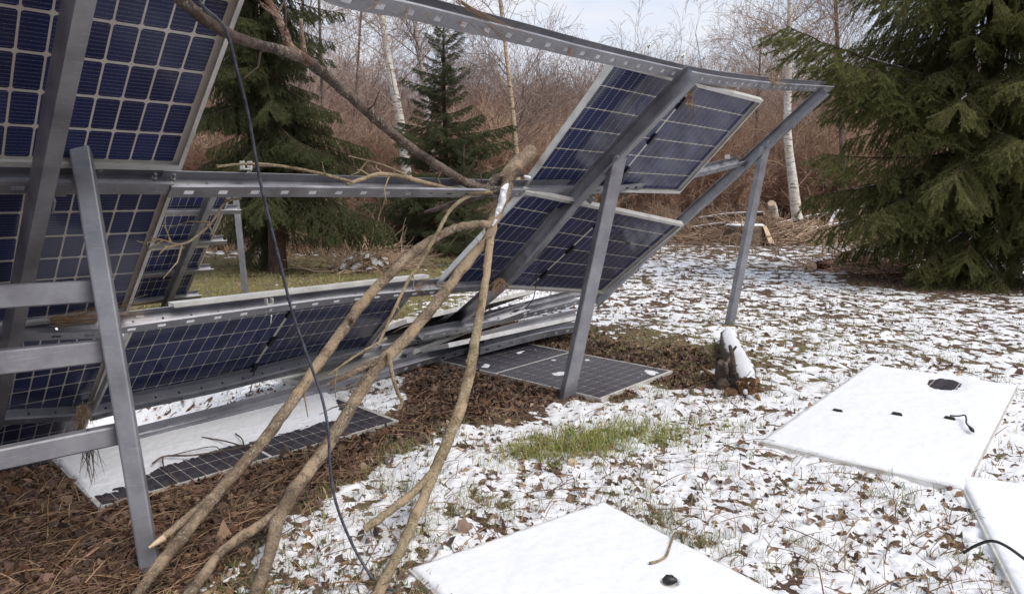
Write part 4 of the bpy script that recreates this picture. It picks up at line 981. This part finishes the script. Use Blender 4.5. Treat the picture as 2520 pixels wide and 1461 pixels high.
def grow(rng, p, d, ln, r, depth, S, spread=0.5, up=0.12, nseg=4, kids=(3, 5), shrink=0.62, rmin=0.0012, droop=0.0):
    step = ln / nseg; pts = [p]
    for i in range(nseg):
        d = unit(d + rng.normal(0, 0.13, 3) + V(0, 0, up) - V(0, 0, droop * (i / nseg)))
        q = p + d * step; r2 = max(r * (1 - 0.6 / nseg), rmin); S.append(np.concatenate([p, q, [r, r2]])); p = q; r = r2; pts.append(p)
        if depth > 0 and i >= (1 if depth > 1 else 0):
            for _ in range(rng.integers(*kids) if i else 1):
                if rng.random() < 0.75:
                    side = unit(np.cross(d, rng.normal(0, 1, 3))); nd = unit(d * (1 - spread) + side * spread * rng.uniform(0.7, 1.3))
                    grow(rng, p, nd, ln * shrink * rng.uniform(0.6, 1.1), max(r * 0.6, rmin), depth - 1, S, spread, up, max(2, nseg - 1), kids, shrink, rmin, droop)
# --- bare bushes and trees for the wood
def bush_mesh(seed, h, stems, depth, material, kids=(2, 4), spread=0.45, r0=0.024, base=0.35, shrink=0.6):
    r = np.random.default_rng(seed); S = []
    for k in range(stems):
        a = r.uniform(0, 6.28); p = V(math.cos(a), math.sin(a), 0) * r.uniform(0, base); d = unit(V(math.cos(a) * 0.25, math.sin(a) * 0.25, 1) + r.normal(0, 0.12, 3))
        grow(r, p, d, h * r.uniform(0.55, 1.0), r0 * r.uniform(0.6, 1.1), depth, S, spread, 0.06, 5, kids, shrink, 0.0045)
    v, f = segs_to_mesh(S, 3); return mesh_np("bush", v, f, material)
def scatter_nodes(name, label, cat, sources, pts, scale, yaw, tilt=None):
    """one uncountable mass: instances of a few bare bushes on points"""
    n = len(pts); me = bpy.data.meshes.new(name); me.vertices.add(n); me.vertices.foreach_set("co", np.asarray(pts, np.float32).ravel()); me.update()
    at = me.attributes.new("sc", 'FLOAT', 'POINT'); at.data.foreach_set("value", np.asarray(scale, np.float32))
    at = me.attributes.new("ro", 'FLOAT_VECTOR', 'POINT'); tl_ = np.zeros((n, 3)) if tilt is None else tilt; rr = np.column_stack([tl_[:, 0], tl_[:, 1], yaw]).astype(np.float32); at.data.foreach_set("vector", rr.ravel())
    at = me.attributes.new("va", 'INT', 'POINT'); at.data.foreach_set("value", RNG.integers(0, len(sources), n).astype(np.int32))
    o = obj(name, me); stuff(o, label, cat)
    ng = bpy.data.node_groups.new(name, 'GeometryNodeTree'); ng.interface.new_socket("Geometry", in_out='INPUT', socket_type='NodeSocketGeometry'); ng.interface.new_socket("Geometry", in_out='OUTPUT', socket_type='NodeSocketGeometry')
    N, L = ng.nodes, ng.links; gi = N.new("NodeGroupInput"); go = N.new("NodeGroupOutput"); jo = N.new("GeometryNodeJoinGeometry")
    def named(nm, typ):
        q = N.new("GeometryNodeInputNamedAttribute"); q.data_type = typ; q.inputs["Name"].default_value = nm; return q.outputs[0]
    sc_, ro_, va_ = named("sc", 'FLOAT'), named("ro", 'FLOAT_VECTOR'), named("va", 'INT')
    for k, src in enumerate(sources):
        so = bpy.data.objects.new("bush_source", src)                    # never linked to the scene
        oi = N.new("GeometryNodeObjectInfo"); oi.inputs["Object"].default_value = so
        cmp_ = N.new("FunctionNodeCompare"); cmp_.data_type = 'INT'; cmp_.operation = 'EQUAL'
        ins = [i for i in cmp_.inputs if i.type == 'INT']; L.new(va_, ins[0]); ins[1].default_value = k
        ip = N.new("GeometryNodeInstanceOnPoints"); L.new(gi.outputs[0], ip.inputs["Points"]); L.new(oi.outputs["Geometry"], ip.inputs["Instance"]); L.new(cmp_.outputs[0], ip.inputs["Selection"])
        L.new(ro_, ip.inputs["Rotation"]); L.new(sc_, ip.inputs["Scale"]); L.new(ip.outputs[0], jo.inputs[0])
    L.new(jo.outputs[0], go.inputs[0]); md = o.modifiers.new("scatter", 'NODES'); md.node_group = ng
    return o
def wood():
    rus = [bush_mesh(801 + k, 2.4, 9, 3, "thicket_russet") for k in range(2)] + [bush_mesh(811, 2.2, 9, 3, "thicket_tan")]
    tre = [bush_mesh(821 + k, 5.0, 3, 4, "thicket_grey", (2, 3), 0.42, 0.08, 0.2, 0.55) for k in range(2)] + [bush_mesh(831, 4.5, 4, 4, "thicket_russet", (2, 3), 0.42, 0.04, 0.3, 0.55)]
    def place(n, y0, y1, amin, amax):
        k = RNG.random(n); y = y0 * (y1 / y0)**k; a = RNG.uniform(amin, amax, n); return np.column_stack([y * np.tan(a), y])
    p = place(1700, 21, 60, -0.62, 0.66); p = p[(p[:, 1] > 24.5) | (p[:, 0] < 1.0)]; z = soil_z(p[:, 0], p[:, 1]) - 0.1
    scatter_nodes("brushwood", "dense russet brushwood covering the slope behind the lawn", "brushwood", rus, np.column_stack([p, z]), RNG.uniform(0.7, 1.25, len(p)), RNG.uniform(0, 6.28, len(p)), RNG.normal(0, 0.12, (len(p), 2)))
    p = place(620, 30, 95, -0.60, 0.62); z = soil_z(p[:, 0], p[:, 1]) - 0.2
    scatter_nodes("far_wood", "bare brown wood rising over the hill to the skyline", "wood", tre, np.column_stack([p, z]), RNG.uniform(0.75, 1.2, len(p)), RNG.uniform(0, 6.28, len(p)), RNG.normal(0, 0.06, (len(p), 2)))
    # low tangled brush in front of the wood
    low = [bush_mesh(841 + k, 0.9, 10, 2, "thicket_tan", (2, 4), 0.6, 0.008, 0.45, 0.7) for k in range(2)] + [bush_mesh(851, 0.9, 8, 2, "thicket_russet", (2, 4), 0.6, 0.008, 0.4, 0.7)]
    p = place(520, 17.5, 27, -0.55, 0.62); p = p[(p[:, 1] > 23.2) | (p[:, 0] < 1.5)]; z = soil_z(p[:, 0], p[:, 1]) - 0.05
    scatter_nodes("bramble", "low tangled brown bramble in front of the brushwood", "bramble", low, np.column_stack([p, z]), RNG.uniform(0.6, 1.2, len(p)), RNG.uniform(0, 6.28, len(p)), RNG.normal(0, 0.25, (len(p), 2)))
wood()

def bare_tree(pts, r0, r1, label, material, twig_mat, seed, cat="birch", name="birch_tree", n_br=26, bl=1.6, droop=0.10, first=0.25, depth=2, r_b=0.02, kids=(2, 4)):
    """trunk along measured points, fine drooping branches as the crown"""
    p = smooth_path(pts, 6); t = thing(name, label, cat, loc=tuple(p[0])); r = np.random.default_rng(seed)
    rad = np.linspace(r0, r1, len(p)); b = MB(); b.tube(p, rad, 10, True, 0.08, seed); b.build("trunk", material, t, True, origin=None).location = tuple(-p[0])
    S = []
    for k in range(n_br):
        i = int(r.uniform(first, 0.99) * (len(p) - 1)); a = r.uniform(0, 6.28); d = unit(V(math.cos(a), math.sin(a), r.uniform(0.5, 1.3)))
        grow(r, p[i], d, bl * r.uniform(0.5, 1.1) * (1.1 - 0.4 * i / len(p)), r_b * r.uniform(0.5, 1.0), depth, S, 0.45, 0.02, 5, kids, 0.6, 0.0035, droop)
    v, f = segs_to_mesh(S, 3); o = obj("crown", mesh_np("crown", v - p[0], f, twig_mat), t)
    return t
def tall(px, Y, top_extra):
    pts = [at_y(x, y, Y) for x, y in px]; up = pts[-1] - pts[-2]; pts.append(pts[-1] + unit(up) * top_extra); return pts
bare_tree(tall([(1003, 560), (1000, 430), (985, 300), (962, 180), (940, 45)], 19.5, 3.5), 0.16, 0.07, "thick white birch rising between the two dark spruces", "birch_bark", "thicket_grey", 61, n_br=30, bl=2.4)
bare_tree(tall([(1075, 560), (1068, 430), (1056, 320), (1040, 180), (1022, 60)], 20.5, 3.5), 0.12, 0.06, "slim white birch half hidden behind the middle spruce", "birch_bark", "thicket_grey", 62, n_br=26, bl=2.2)
bare_tree(tall([(1276, 560), (1272, 400), (1266, 320), (1256, 220), (1243, 110)], 17.0, 2.5), 0.085, 0.03, "thin yellowish birch against the brown hillside", "yellow_birch_bark", "thicket_grey", 63, n_br=34, bl=1.9)
bare_tree(tall([(1962, 540), (1950, 440), (1938, 330), (1940, 200), (1943, 60)], 20.0, 4.0), 0.15, 0.05, "white birch with broken hanging boughs beside the near spruce", "birch_bark", "thicket_tan", 64, n_br=44, bl=2.4, droop=0.22, first=0.12)
bare_tree(tall([(722, 560), (735, 300), (742, 100)], 24.0, 4), 0.075, 0.035, "dark bare tree standing behind the broken bough", "twig_brown", "thicket_grey", 65, "tree", "bare_tree", 26, 3.0, 0.0, 0.3)
bare_tree(tall([(800, 560), (795, 300), (788, 90)], 25.0, 4), 0.075, 0.035, "dark bare tree between the spruces with upswept boughs", "twig_brown", "thicket_grey", 66, "tree", "bare_tree", 28, 3.2, 0.0, 0.3)
bare_tree(tall([(862, 560), (870, 330), (880, 170)], 28.0, 4), 0.075, 0.035, "slight bare tree just left of the thick birch", "twig_brown", "thicket_grey", 67, "tree", "bare_tree", 26, 3.0, 0.0, 0.3)
bare_tree(tall([(1850, 560), (1862, 300), (1868, 190)], 30.0, 1.5), 0.08, 0.03, "bare twiggy tree beyond the end of the top purlin", "twig_brown", "thicket_grey", 69, "tree", "bare_tree", 40, 2.6, 0.02, 0.3)
bare_tree(tall([(2080, 560), (2070, 300), (2062, 130)], 24.0, 2), 0.10, 0.05, "bare grey tree showing through behind the near spruce", "twig_brown", "thicket_grey", 68, "tree", "bare_tree", 40, 3.0, 0.02, 0.4)

# --- spruces
def needle_fingers(F, rng, per=34, nl=0.018, wid=0.0036):
    """F rows: p0 p1 ; returns needle triangles around each finger"""
    F = np.asarray(F, float); n = len(F); p0 = np.repeat(F[:, :3], per, 0); p1 = np.repeat(F[:, 3:6], per, 0); m = n * per
    t = rng.uniform(0, 1.0, (m, 1)); ax = p1 - p0; ln = np.linalg.norm(ax, axis=1)[:, None]; ax = ax / ln
    rd = rng.normal(0, 1, (m, 3)); rd -= ax * (rd * ax).sum(1)[:, None]; rd /= np.linalg.norm(rd, axis=1)[:, None]
    d = ax * 0.62 + rd * 0.85; d /= np.linalg.norm(d, axis=1)[:, None]
    base = p0 + (p1 - p0) * t; L = nl * rng.uniform(0.75, 1.2, (m, 1)); sd = np.cross(d, rng.normal(0, 1, (m, 3))); sd /= np.linalg.norm(sd, axis=1)[:, None] + 1e-9
    v = np.stack([base - sd * wid / 2, base + sd * wid / 2, base + d * L], 1).reshape(-1, 3)
    return v, np.arange(m * 3).reshape(-1, 3)
def spruce_branch(seed, L=2.0, dense=1.0, droop=0.35, nl=0.019, per=30, wid=0.004, sec_len=0.62, arch=0.0, snow=0.012):
    r = np.random.default_rng(seed); S, F = [], []
    n = 16; tt = np.linspace(0, 1, n + 1); x = tt * L
    z = -droop * 0.55 * L * tt**1.4 * (1 - 0.62 * tt) + arch * L * tt**2 * 0.35
    yv = np.cumsum(r.normal(0, 0.008, n + 1)) * L
    ax = np.stack([x, yv, z], 1)
    for i in range(n): S.append(np.concatenate([ax[i], ax[i + 1], [0.020 * (1 - 0.9 * tt[i]) * L / 2 + 0.002, 0.020 * (1 - 0.9 * tt[i + 1]) * L / 2 + 0.002]]))
    F.append(np.concatenate([ax[-4], ax[-1]]));
    ns = int(30 * dense * L / 2)
    for k in range(ns):
        t = 0.12 + 0.87 * (k + r.random()) / ns
        for sgn in (-1, 1):
            if r.random() < 0.12: continue
            p = np.array([np.interp(t, tt, ax[:, c]) for c in range(3)])
            ls = sec_len * L / 2 * (1 - 0.72 * t**1.6) * (0.5 + 0.5 * min(1, t / 0.3)) * r.uniform(0.65, 1.15)
            d = unit(V(0.62, sgn * r.uniform(0.45, 0.95), -r.uniform(0.05, 0.9) * (0.5 + droop)))
            m = max(3, int(ls / 0.088)); q = p
            for i in range(m):
                d = unit(d + V(0, 0, -0.10 * (0.4 + droop) * 2 if i < m * 0.6 else 0.06) + r.normal(0, 0.05, 3)); e = q + d * ls / m
                S.append(np.concatenate([q, e, [0.0035, 0.0028]])); F.append(np.concatenate([q, e]))
                if i > 0:
                    for s2 in (-1, 1):
                        if r.random() < 0.72:
                            dd = unit(d * 0.75 + np.cross(d, V(0, 0, 1)) * s2 * 0.7 + V(0, 0, -r.uniform(0.0, 0.55)) + r.normal(0, 0.1, 3)); l2 = r.uniform(0.09, 0.185) * (1.1 - 0.4 * i / m)
                            F.append(np.concatenate([e, e + dd * l2]))
                q = e
            F.append(np.concatenate([q, q + d * 0.05]))
    v1, f1 = needle_fingers(F, r, per, nl, wid)
    W = []
    i0 = r.integers(5, 10)
    for i in range(i0, i0 + (3 if snow else 0)):
        a_, b_ = ax[i] + V(0, 0, 0.012), ax[i + 1] + V(0, 0, 0.012); W.append(np.concatenate([a_, a_ + (b_ - a_) * r.uniform(0.4, 0.9), [0.010, 0.005]]))
    return S, v1, f1, W
def branch_meshes(prefix, material, seeds, **kw):
    out = []
    for s in seeds:
        S, v1, f1, W = spruce_branch(s, **kw); v0, q0 = segs_to_mesh(S, 3); v2, q2 = segs_to_mesh(W, 4) if W else (np.zeros((0, 3)), np.zeros((0, 4), int))
        tri = np.concatenate([q0[:, [0, 1, 2]], q0[:, [0, 2, 3]]]); tr2 = np.concatenate([q2[:, [0, 1, 2]], q2[:, [0, 2, 3]]])
        me = mesh_np(prefix, np.concatenate([v0, v1, v2]), np.concatenate([tri, f1 + len(v0), tr2 + len(v0) + len(v1)]), ["spruce_bark", material, "snow"])
        mi = np.zeros(len(tri) + len(f1) + len(tr2), np.int32); mi[len(tri):] = 1; mi[len(tri) + len(f1):] = 2; me.polygons.foreach_set("material_index", mi); out.append(me)
    return out
def spruce(label, base, h, rad_at, meshes, seed, n, z0, z1, L0=2.0, r_trunk=0.16, pitch=(-0.15, 0.25), skew=None, extra=(), face=None):
    r = np.random.default_rng(seed); base = V(base[0], base[1], float(soil_z(base[0], base[1])))
    t = thing("spruce_tree", label, "spruce", loc=tuple(base))
    b = MB(); b.tube(smooth_path([V(0, 0, -0.1), V(0.02, 0, h * 0.3), V(-0.02, 0.02, h * 0.7), V(0, 0, h)], 6), np.linspace(r_trunk, 0.015, 19), 10, True, 0.1, seed); b.build("trunk", "spruce_bark", t, True)
    for k in range(n):
        f = (k + r.random()) / n; z = z0 + (z1 - z0) * f; L = rad_at(z) * r.uniform(0.55, 1.22); a = k * 2.39996 + r.normal(0, 0.3)
        if face is not None and math.cos(a - face) < -0.35 and r.random() < 0.5: a = face + r.normal(0, 1.0)
        o = obj("branch", meshes[r.integers(len(meshes))], t); o.location = (0, 0, z)
        s = L / L0; o.scale = (s, s * (-1 if r.random() < 0.5 else 1) * r.uniform(0.85, 1.1), s * r.uniform(0.85, 1.1)) 
        o.rotation_euler = (r.normal(0, 0.15), -(pitch[0] + (pitch[1] - pitch[0]) * f) + r.normal(0, 0.08), a)
    for z, L, a, pt in extra:
        o = obj("branch", meshes[r.integers(len(meshes))], t); o.location = (0, 0, z); s = L / L0; o.scale = (s, s, s); o.rotation_euler = (0, -pt, a)
    return t
big = branch_meshes("spruce_branch", "needles_olive", (901, 902, 903, 904, 905), L=2.4, dense=1.3, droop=0.5, per=58, nl=0.027, wid=0.0062, sec_len=0.74)
drk = branch_meshes("spruce_branch_dark", "needles_dark", (911, 912, 913, 914), L=2.0, dense=1.2, droop=0.6, per=46, nl=0.028, wid=0.0078, sec_len=0.70, snow=0)
blu = branch_meshes("spruce_branch_blue", "needles_blue", (921, 922, 923), L=1.6, dense=1.25, droop=0.2, per=42, nl=0.027, wid=0.0075, sec_len=0.62, arch=0.25, snow=0)
bx_ = at_z(2392, 640)
spruce("huge olive green spruce with drooping boughs filling the picture's edge", (7.8, 11.7), 13.0, lambda z: 2.75 * (1 - max(0, z - 0.5) / 14.5) * (0.52 + 0.48 * min(1, z / 2.0)), big, 71, 175, 0.15, 7.6, 2.4, 0.22, (-0.30, 0.12),
       extra=((3.05, 3.7, math.pi + 0.10, 0.38), (3.0, 3.1, math.pi + 0.30, 0.26), (2.1, 2.9, math.pi + 0.2, 0.10), (4.6, 2.8, math.pi + 0.3, 0.1)), face=math.atan2(-11.9, -7.55))
sp = at_z(685, 672)
spruce("tall dark spruce with a bare lower trunk behind the hanging cable", (sp[0], sp[1]), 10.5, lambda z: 1.80 * (1 - max(0, z - 1.0) / 11.5) * (0.80 + 0.2 * min(1, z / 1.6)), drk, 72, 175, 1.5, 8.6, 2.0, 0.17, (-0.35, 0.10), extra=((1.6, 2.3, 0.1, -0.25), (1.9, 2.3, -0.2, -0.30), (2.6, 2.2, 0.15, -0.28)), face=math.atan2(-sp[1], -sp[0]))
spruce("second dark spruce close behind the raised near panel", (sp[0] - 0.75, sp[1] + 1.6), 9.5, lambda z: 1.6 * (1 - max(0, z - 0.8) / 10.5), drk, 73, 120, 0.9, 8.0, 2.0, 0.14, (-0.3, 0.1), face=math.atan2(-sp[1], -sp[0]))
ms_ = at_z(1100, 622)
spruce("bluish green spruce between birches behind the broken branches", (ms_[0], ms_[1]), 5.5, lambda z: (1.65 + 0.55 * math.sin(z * 5.3)) * (1 - max(0, z - 0.6) / 5.4) + 0.12, blu, 74, 135, 0.35, 5.2, 1.6, 0.10, (-0.12, 0.35), face=-1.5)
sa = at_y(1145, 640, 13.6)
spruce("small pale green spruce sapling in front of the middle spruce", (sa[0], sa[1]), 2.35, lambda z: 0.75 * (1 - z / 2.6) + 0.06, blu, 75, 70, 0.25, 2.2, 1.6, 0.03, (0.0, 0.5))
fs = at_y(1400, 200, 88); 
for k, (x, Y, hh) in enumerate(((1409, 84, 4.6), (1398, 86, 4.2), (1478, 92, 4.0))):
    b_ = at_y(x, 240, Y); spruce(("far green pine on the skyline, the fuller one", "far slim conifer beside the skyline pine", "far dark conifer tip just beside the raised panel")[k], (b_[0], b_[1]), hh, lambda z: 1.5 * (1 - z / 5.5) + 0.1, drk, 76 + k, 26, 0.5, hh * 0.95, 2.0, 0.1, (0.0, 0.3))

# ------------------------------------------------------------------ logs, stump, brush
def log(pts, rads, label, material, name="log", ends="cut_wood", sides=14, bumpy=0.08, seed=0):
    t = thing(name, label, "log", loc=(0, 0, 0)); p = smooth_path(pts, 6); r = np.interp(np.linspace(0, 1, len(p)), np.linspace(0, 1, len(rads)), rads)
    b = MB(); b.tube(p, r, sides, False, bumpy, seed); b.build("bark", material, t, True)
    for e, nx, rr in ((p[0], p[0] - p[1], r[0]), (p[-1], p[-1] - p[-2], r[-1])):
        b = MB(); b.tube([e - unit(nx) * 0.01, e + unit(nx) * 0.002], [rr * 0.97, rr * 0.9], sides, True, bumpy, seed); b.build("cut_end", ends, t)
    return t
lg = log([at_z(1795, 828, 0.07), at_z(1800, 862, 0.09), at_z(1822, 905, 0.10), at_z(1840, 950, 0.09)], [0.085, 0.10, 0.105, 0.075], "snow topped rotten log lying at the foot of the far post", "bark_snowy", "rotten_log", "rotten_wood", 16, 0.14, 5)
for pts, r, mt in (([at_z(1782, 965, 0.0), at_z(1776, 935, 0.05), at_z(1776, 905, 0.16), at_z(1774, 890, 0.24)], [0.06, 0.055, 0.05, 0.02], "bark_dark"), ([at_z(1806, 958, 0.02), at_z(1806, 930, 0.10), at_z(1803, 880, 0.28), at_z(1796, 850, 0.38)], [0.028, 0.024, 0.018, 0.012], "bark_dark"), ([at_z(1785, 900, 0.16), at_z(1800, 868, 0.26), at_z(1812, 852, 0.32)], [0.014, 0.012, 0.008], "bark_dark"),
                    ([at_z(1800, 955, 0.03), at_z(1765, 935, 0.05), at_z(1728, 905, 0.09)], [0.03, 0.026, 0.014], "rotten_wood")):
    b = MB(); b.tube(smooth_path(pts, 5), np.interp(np.linspace(0, 1, 5 * (len(pts) - 1) + 1), np.linspace(0, 1, len(r)), r), 10, True, 0.18, 3); b.build("root_stub", mt, lg, True)
for x, y, r in ((1825, 966, 0.035), (1800, 972, 0.05), (1852, 958, 0.03)):
    p = at_z(x, y, 0.02); b = MB(); b.tube([p + V(-r, 0, 0), p + V(-r * 0.4, 0.01, 0.02), p + V(r * 0.4, 0, 0.02), p + V(r, 0.01, 0)], [r * 0.3, r * 0.7, r * 0.6, r * 0.2], 9, True, 0.5, int(x)); b.build("rotten_chunk", "rotten_wood", lg, True)
rl = np.random.default_rng(77)
for k in range(26):                                                     # crumbling splinters round the broken end
    c = at_z(1842, 953, 0.08) + V(rl.normal(0, 0.045), rl.normal(0, 0.02), rl.normal(0, 0.045)); e = unit(V(0.15, -1, -0.2) + rl.normal(0, 0.5, 3)) * rl.uniform(0.03, 0.10)
    b = MB(); b.tube([c, c + e * 0.5, c + e], [0.018, 0.014, 0.004], 6, True, 0.5, k); b.build("splinter", "rotten_wood" if k % 3 else "snow", lg, True)
log([at_z(1997, 655, 0.10), at_z(2020, 650, 0.10), at_z(2070, 640, 0.10)], [0.10, 0.11, 0.08], "short reddish log on the snow beside the near spruce", "log_red", seed=8)
log([at_z(2065, 622, 0.06), at_z(2110, 618, 0.07), at_z(2150, 622, 0.07)], [0.05, 0.05, 0.04], "dark stick with snow at the spruce's lowest boughs", "log_snowy", seed=9)
# wide stump
sc_ = at_z(1833, 598); st = thing("tree_stump", "wide grey stump with splintered top and snow cap", "stump", loc=tuple(sc_))
def ring(r, z, k=24, amp=0.08, seed=0):
    return [V(math.cos(a) * r * (1 + amp * math.sin(a * 7 + seed) + 0.05 * math.sin(a * 13)), math.sin(a) * r * (1 + amp * math.sin(a * 7 + seed)), z) for a in np.linspace(0, 2 * math.pi, k, endpoint=False)]
rings = [ring(0.80, -0.1, 40, 0.13), ring(0.66, 0.15, 40, 0.10), ring(0.58, 0.40, 40, 0.07), ring(0.56, 0.52, 40, 0.06)]; k_ = 40
v = [p for rg in rings for p in rg]; f = [(i * k_ + j, i * k_ + (j + 1) % k_, (i + 1) * k_ + (j + 1) % k_, (i + 1) * k_ + j) for i in range(3) for j in range(k_)] + [tuple(3 * k_ + j for j in range(k_))]
b = MB(); b.add(v, f); b.build("bark", "log_snowy", st, True)
b = MB(); v = ring(0.52, 0.525, 40, 0.06) + ring(0.47, 0.56, 40, 0.07); b.add(v, [(j, (j + 1) % 40, 40 + (j + 1) % 40, 40 + j) for j in range(40)] + [tuple(40 + j for j in range(40))]); b.build("snow_cap", "snow", st, True)
for x, yy, hgt, w in ((-0.38, -0.2, 0.18, 0.02), (-0.2, -0.25, 0.22, 0.02), (-0.05, -0.22, 0.2, 0.018), (0.05, -0.2, 0.24, 0.06), (-0.3, -0.1, 0.1, 0.06), (-0.1, -0.05, 0.1, 0.10)):
    b = MB(); b.tube([V(x, yy, 0.5), V(x + 0.005, yy, 0.52 + hgt * 0.7), V(x, yy, 0.52 + hgt)], [w, w * 0.8, w * 0.35], 6, True, 0.2, int(x * 50)); b.build("splinter", "cut_wood", st)
b = MB(); b.add([V(0.33, -0.47, 0.52), V(0.46, -0.40, 0.52), V(0.66, -0.62, 0.0), V(0.46, -0.72, 0.0)], [(0, 1, 2, 3)]); b.add([V(0.33, -0.40, 0.52), V(0.46, -0.33, 0.52), V(0.66, -0.5, 0.0), V(0.46, -0.6, 0.0)], [(3, 2, 1, 0)]); b.build("split_face", "cut_wood", st)
# felled boughs and logs in the clearing
cl_logs = [((1880, 588, 1.0), (2010, 560, 0.4), 0.07, "thin felled bough behind the stump"), ((1990, 572, 0.25), (2130, 545, 0.3), 0.11, "brown felled trunk with snow strip beyond the stump"), ((1900, 556, 0.35), (2090, 520, 0.5), 0.08, "mossy bough in the brush pile"),
           ((1720, 540, 0.3), (1880, 525, 0.5), 0.08, "grey bough lying behind the far post"), ((1700, 562, 0.2), (1850, 548, 0.3), 0.06, "snowy pole lying behind the rack end"), ((2040, 560, 0.3), (2062, 520, 0.6), 0.09, "snow covered log pointing into the clearing"),
           ((1905, 535, 0.5), (1898, 500, 0.9), 0.14, "upright white birch chunk in the brush"), ((2100, 530, 0.35), (2150, 555, 0.2), 0.11, "snow topped birch log under the spruce edge"), ((1960, 590, 0.15), (1990, 545, 0.7), 0.04, "leaning dark stick in the clearing"), ((2150, 540, 0.3), (2200, 522, 0.4), 0.06, "pale stick running under the spruce boughs"), ((1690, 585, 0.1), (1790, 575, 0.2), 0.05, "thin snowy bough near the stump's foot")]
for i, ((x0, y0, z0), (x1, y1, z1), r, lab) in enumerate(cl_logs):
    a0 = at_y(x0, y0, 21.0 + (i % 4) * 0.6); a1 = at_y(x1, y1, 21.8 + (i % 3) * 0.6)
    log([a0, (a0 + a1) / 2 + V(0, 0, 0.05), a1], [r, r * 0.95, r * 0.85], lab, "birch_bark" if "birch" in lab else "log_snowy", seed=20 + i, sides=9)
for x, y, r, lab in ((2118, 495, 0.16, "round cut log end stacked highest by the spruce"), (2128, 523, 0.18, "broad round cut log end low by the spruce"), (2112, 522, 0.10, "small round cut log end beside the broad one")):
    c = at_y(x, y, 21.5); log([c, c + V(0.4, 1.0, 0.02), c + V(0.8, 2.0, 0.0)], [r, r, r], lab, "birch_bark", seed=int(x), sides=14)
# brush heaps
def heap(label, c, w, h, n, mt, snow, seed, name="brush_heap"):
    r = np.random.default_rng(seed); S = []
    for k in range(n):
        a = r.uniform(0, 6.28); q = math.sqrt(r.random()); p = V(math.cos(a) * q * w, math.sin(a) * q * w * 0.6, h * (1 - q) * r.random()); d = unit(V(r.normal(0, 1), r.normal(0, 1), r.normal(0, 0.25)))
        grow(r, p, d, r.uniform(0.3, 0.9) * (1 + w * 0.25), r.uniform(0.006, 0.014) * (1 + w * 0.35), 1, S, 0.4, 0.0, 4, (1, 2), 0.6, 0.003)
    v, f = segs_to_mesh(S, 4); t = thing(name, label, "brush heap", loc=(c[0], c[1], float(soil_z(c[0], c[1])))); obj("sticks", mesh_np("sticks", v, f, mt), t)["kind"] = "stuff"
    if snow:
        xs = np.linspace(-w, w, 70); X, Y = np.meshgrid(xs, xs * 0.6, indexing='ij'); q = np.hypot(X / w, Y / (0.6 * w)); Z = h * 0.80 * (1 - q)**0.9 if False else h * 0.85 * np.clip(1 - q, 0, 1)**0.8 + 0.06 * fbm(X, Y, 0.13, 3, seed)
        ok = (fbm(X, Y, 0.16, 3, seed + 3) > -0.02) & (q < 0.95); idx = np.arange(70 * 70).reshape(70, 70); f = np.stack([idx[:-1, :-1], idx[1:, :-1], idx[1:, 1:], idx[:-1, 1:]], -1).reshape(-1, 4); f = f[ok.ravel()[f].all(1)]
        obj("snow_cover", mesh_np("snow_cover", np.stack([X.ravel(), Y.ravel(), Z.ravel()], 1), f, "snow", True), t)
hp = at_z(905, 664); heap("snow dusted heap of cut brush on the lawn between the spruces", hp, 0.80, 0.42, 240, "thicket_tan", True, 5)
heap("brown heap of dead twigs under the near spruce's edge", at_z(2150, 665), 1.1, 0.35, 240, "thicket_russet", False, 6)
heap("tangle of brown felled twigs behind the stump", at_y(1990, 552, 21.5), 3.4, 0.45, 480, "thicket_tan", False, 7)
heap("grey brown tangle of branches behind the rack end", at_y(1760, 548, 21.5), 3.0, 0.6, 420, "thicket_tan", False, 8)

make_litter()
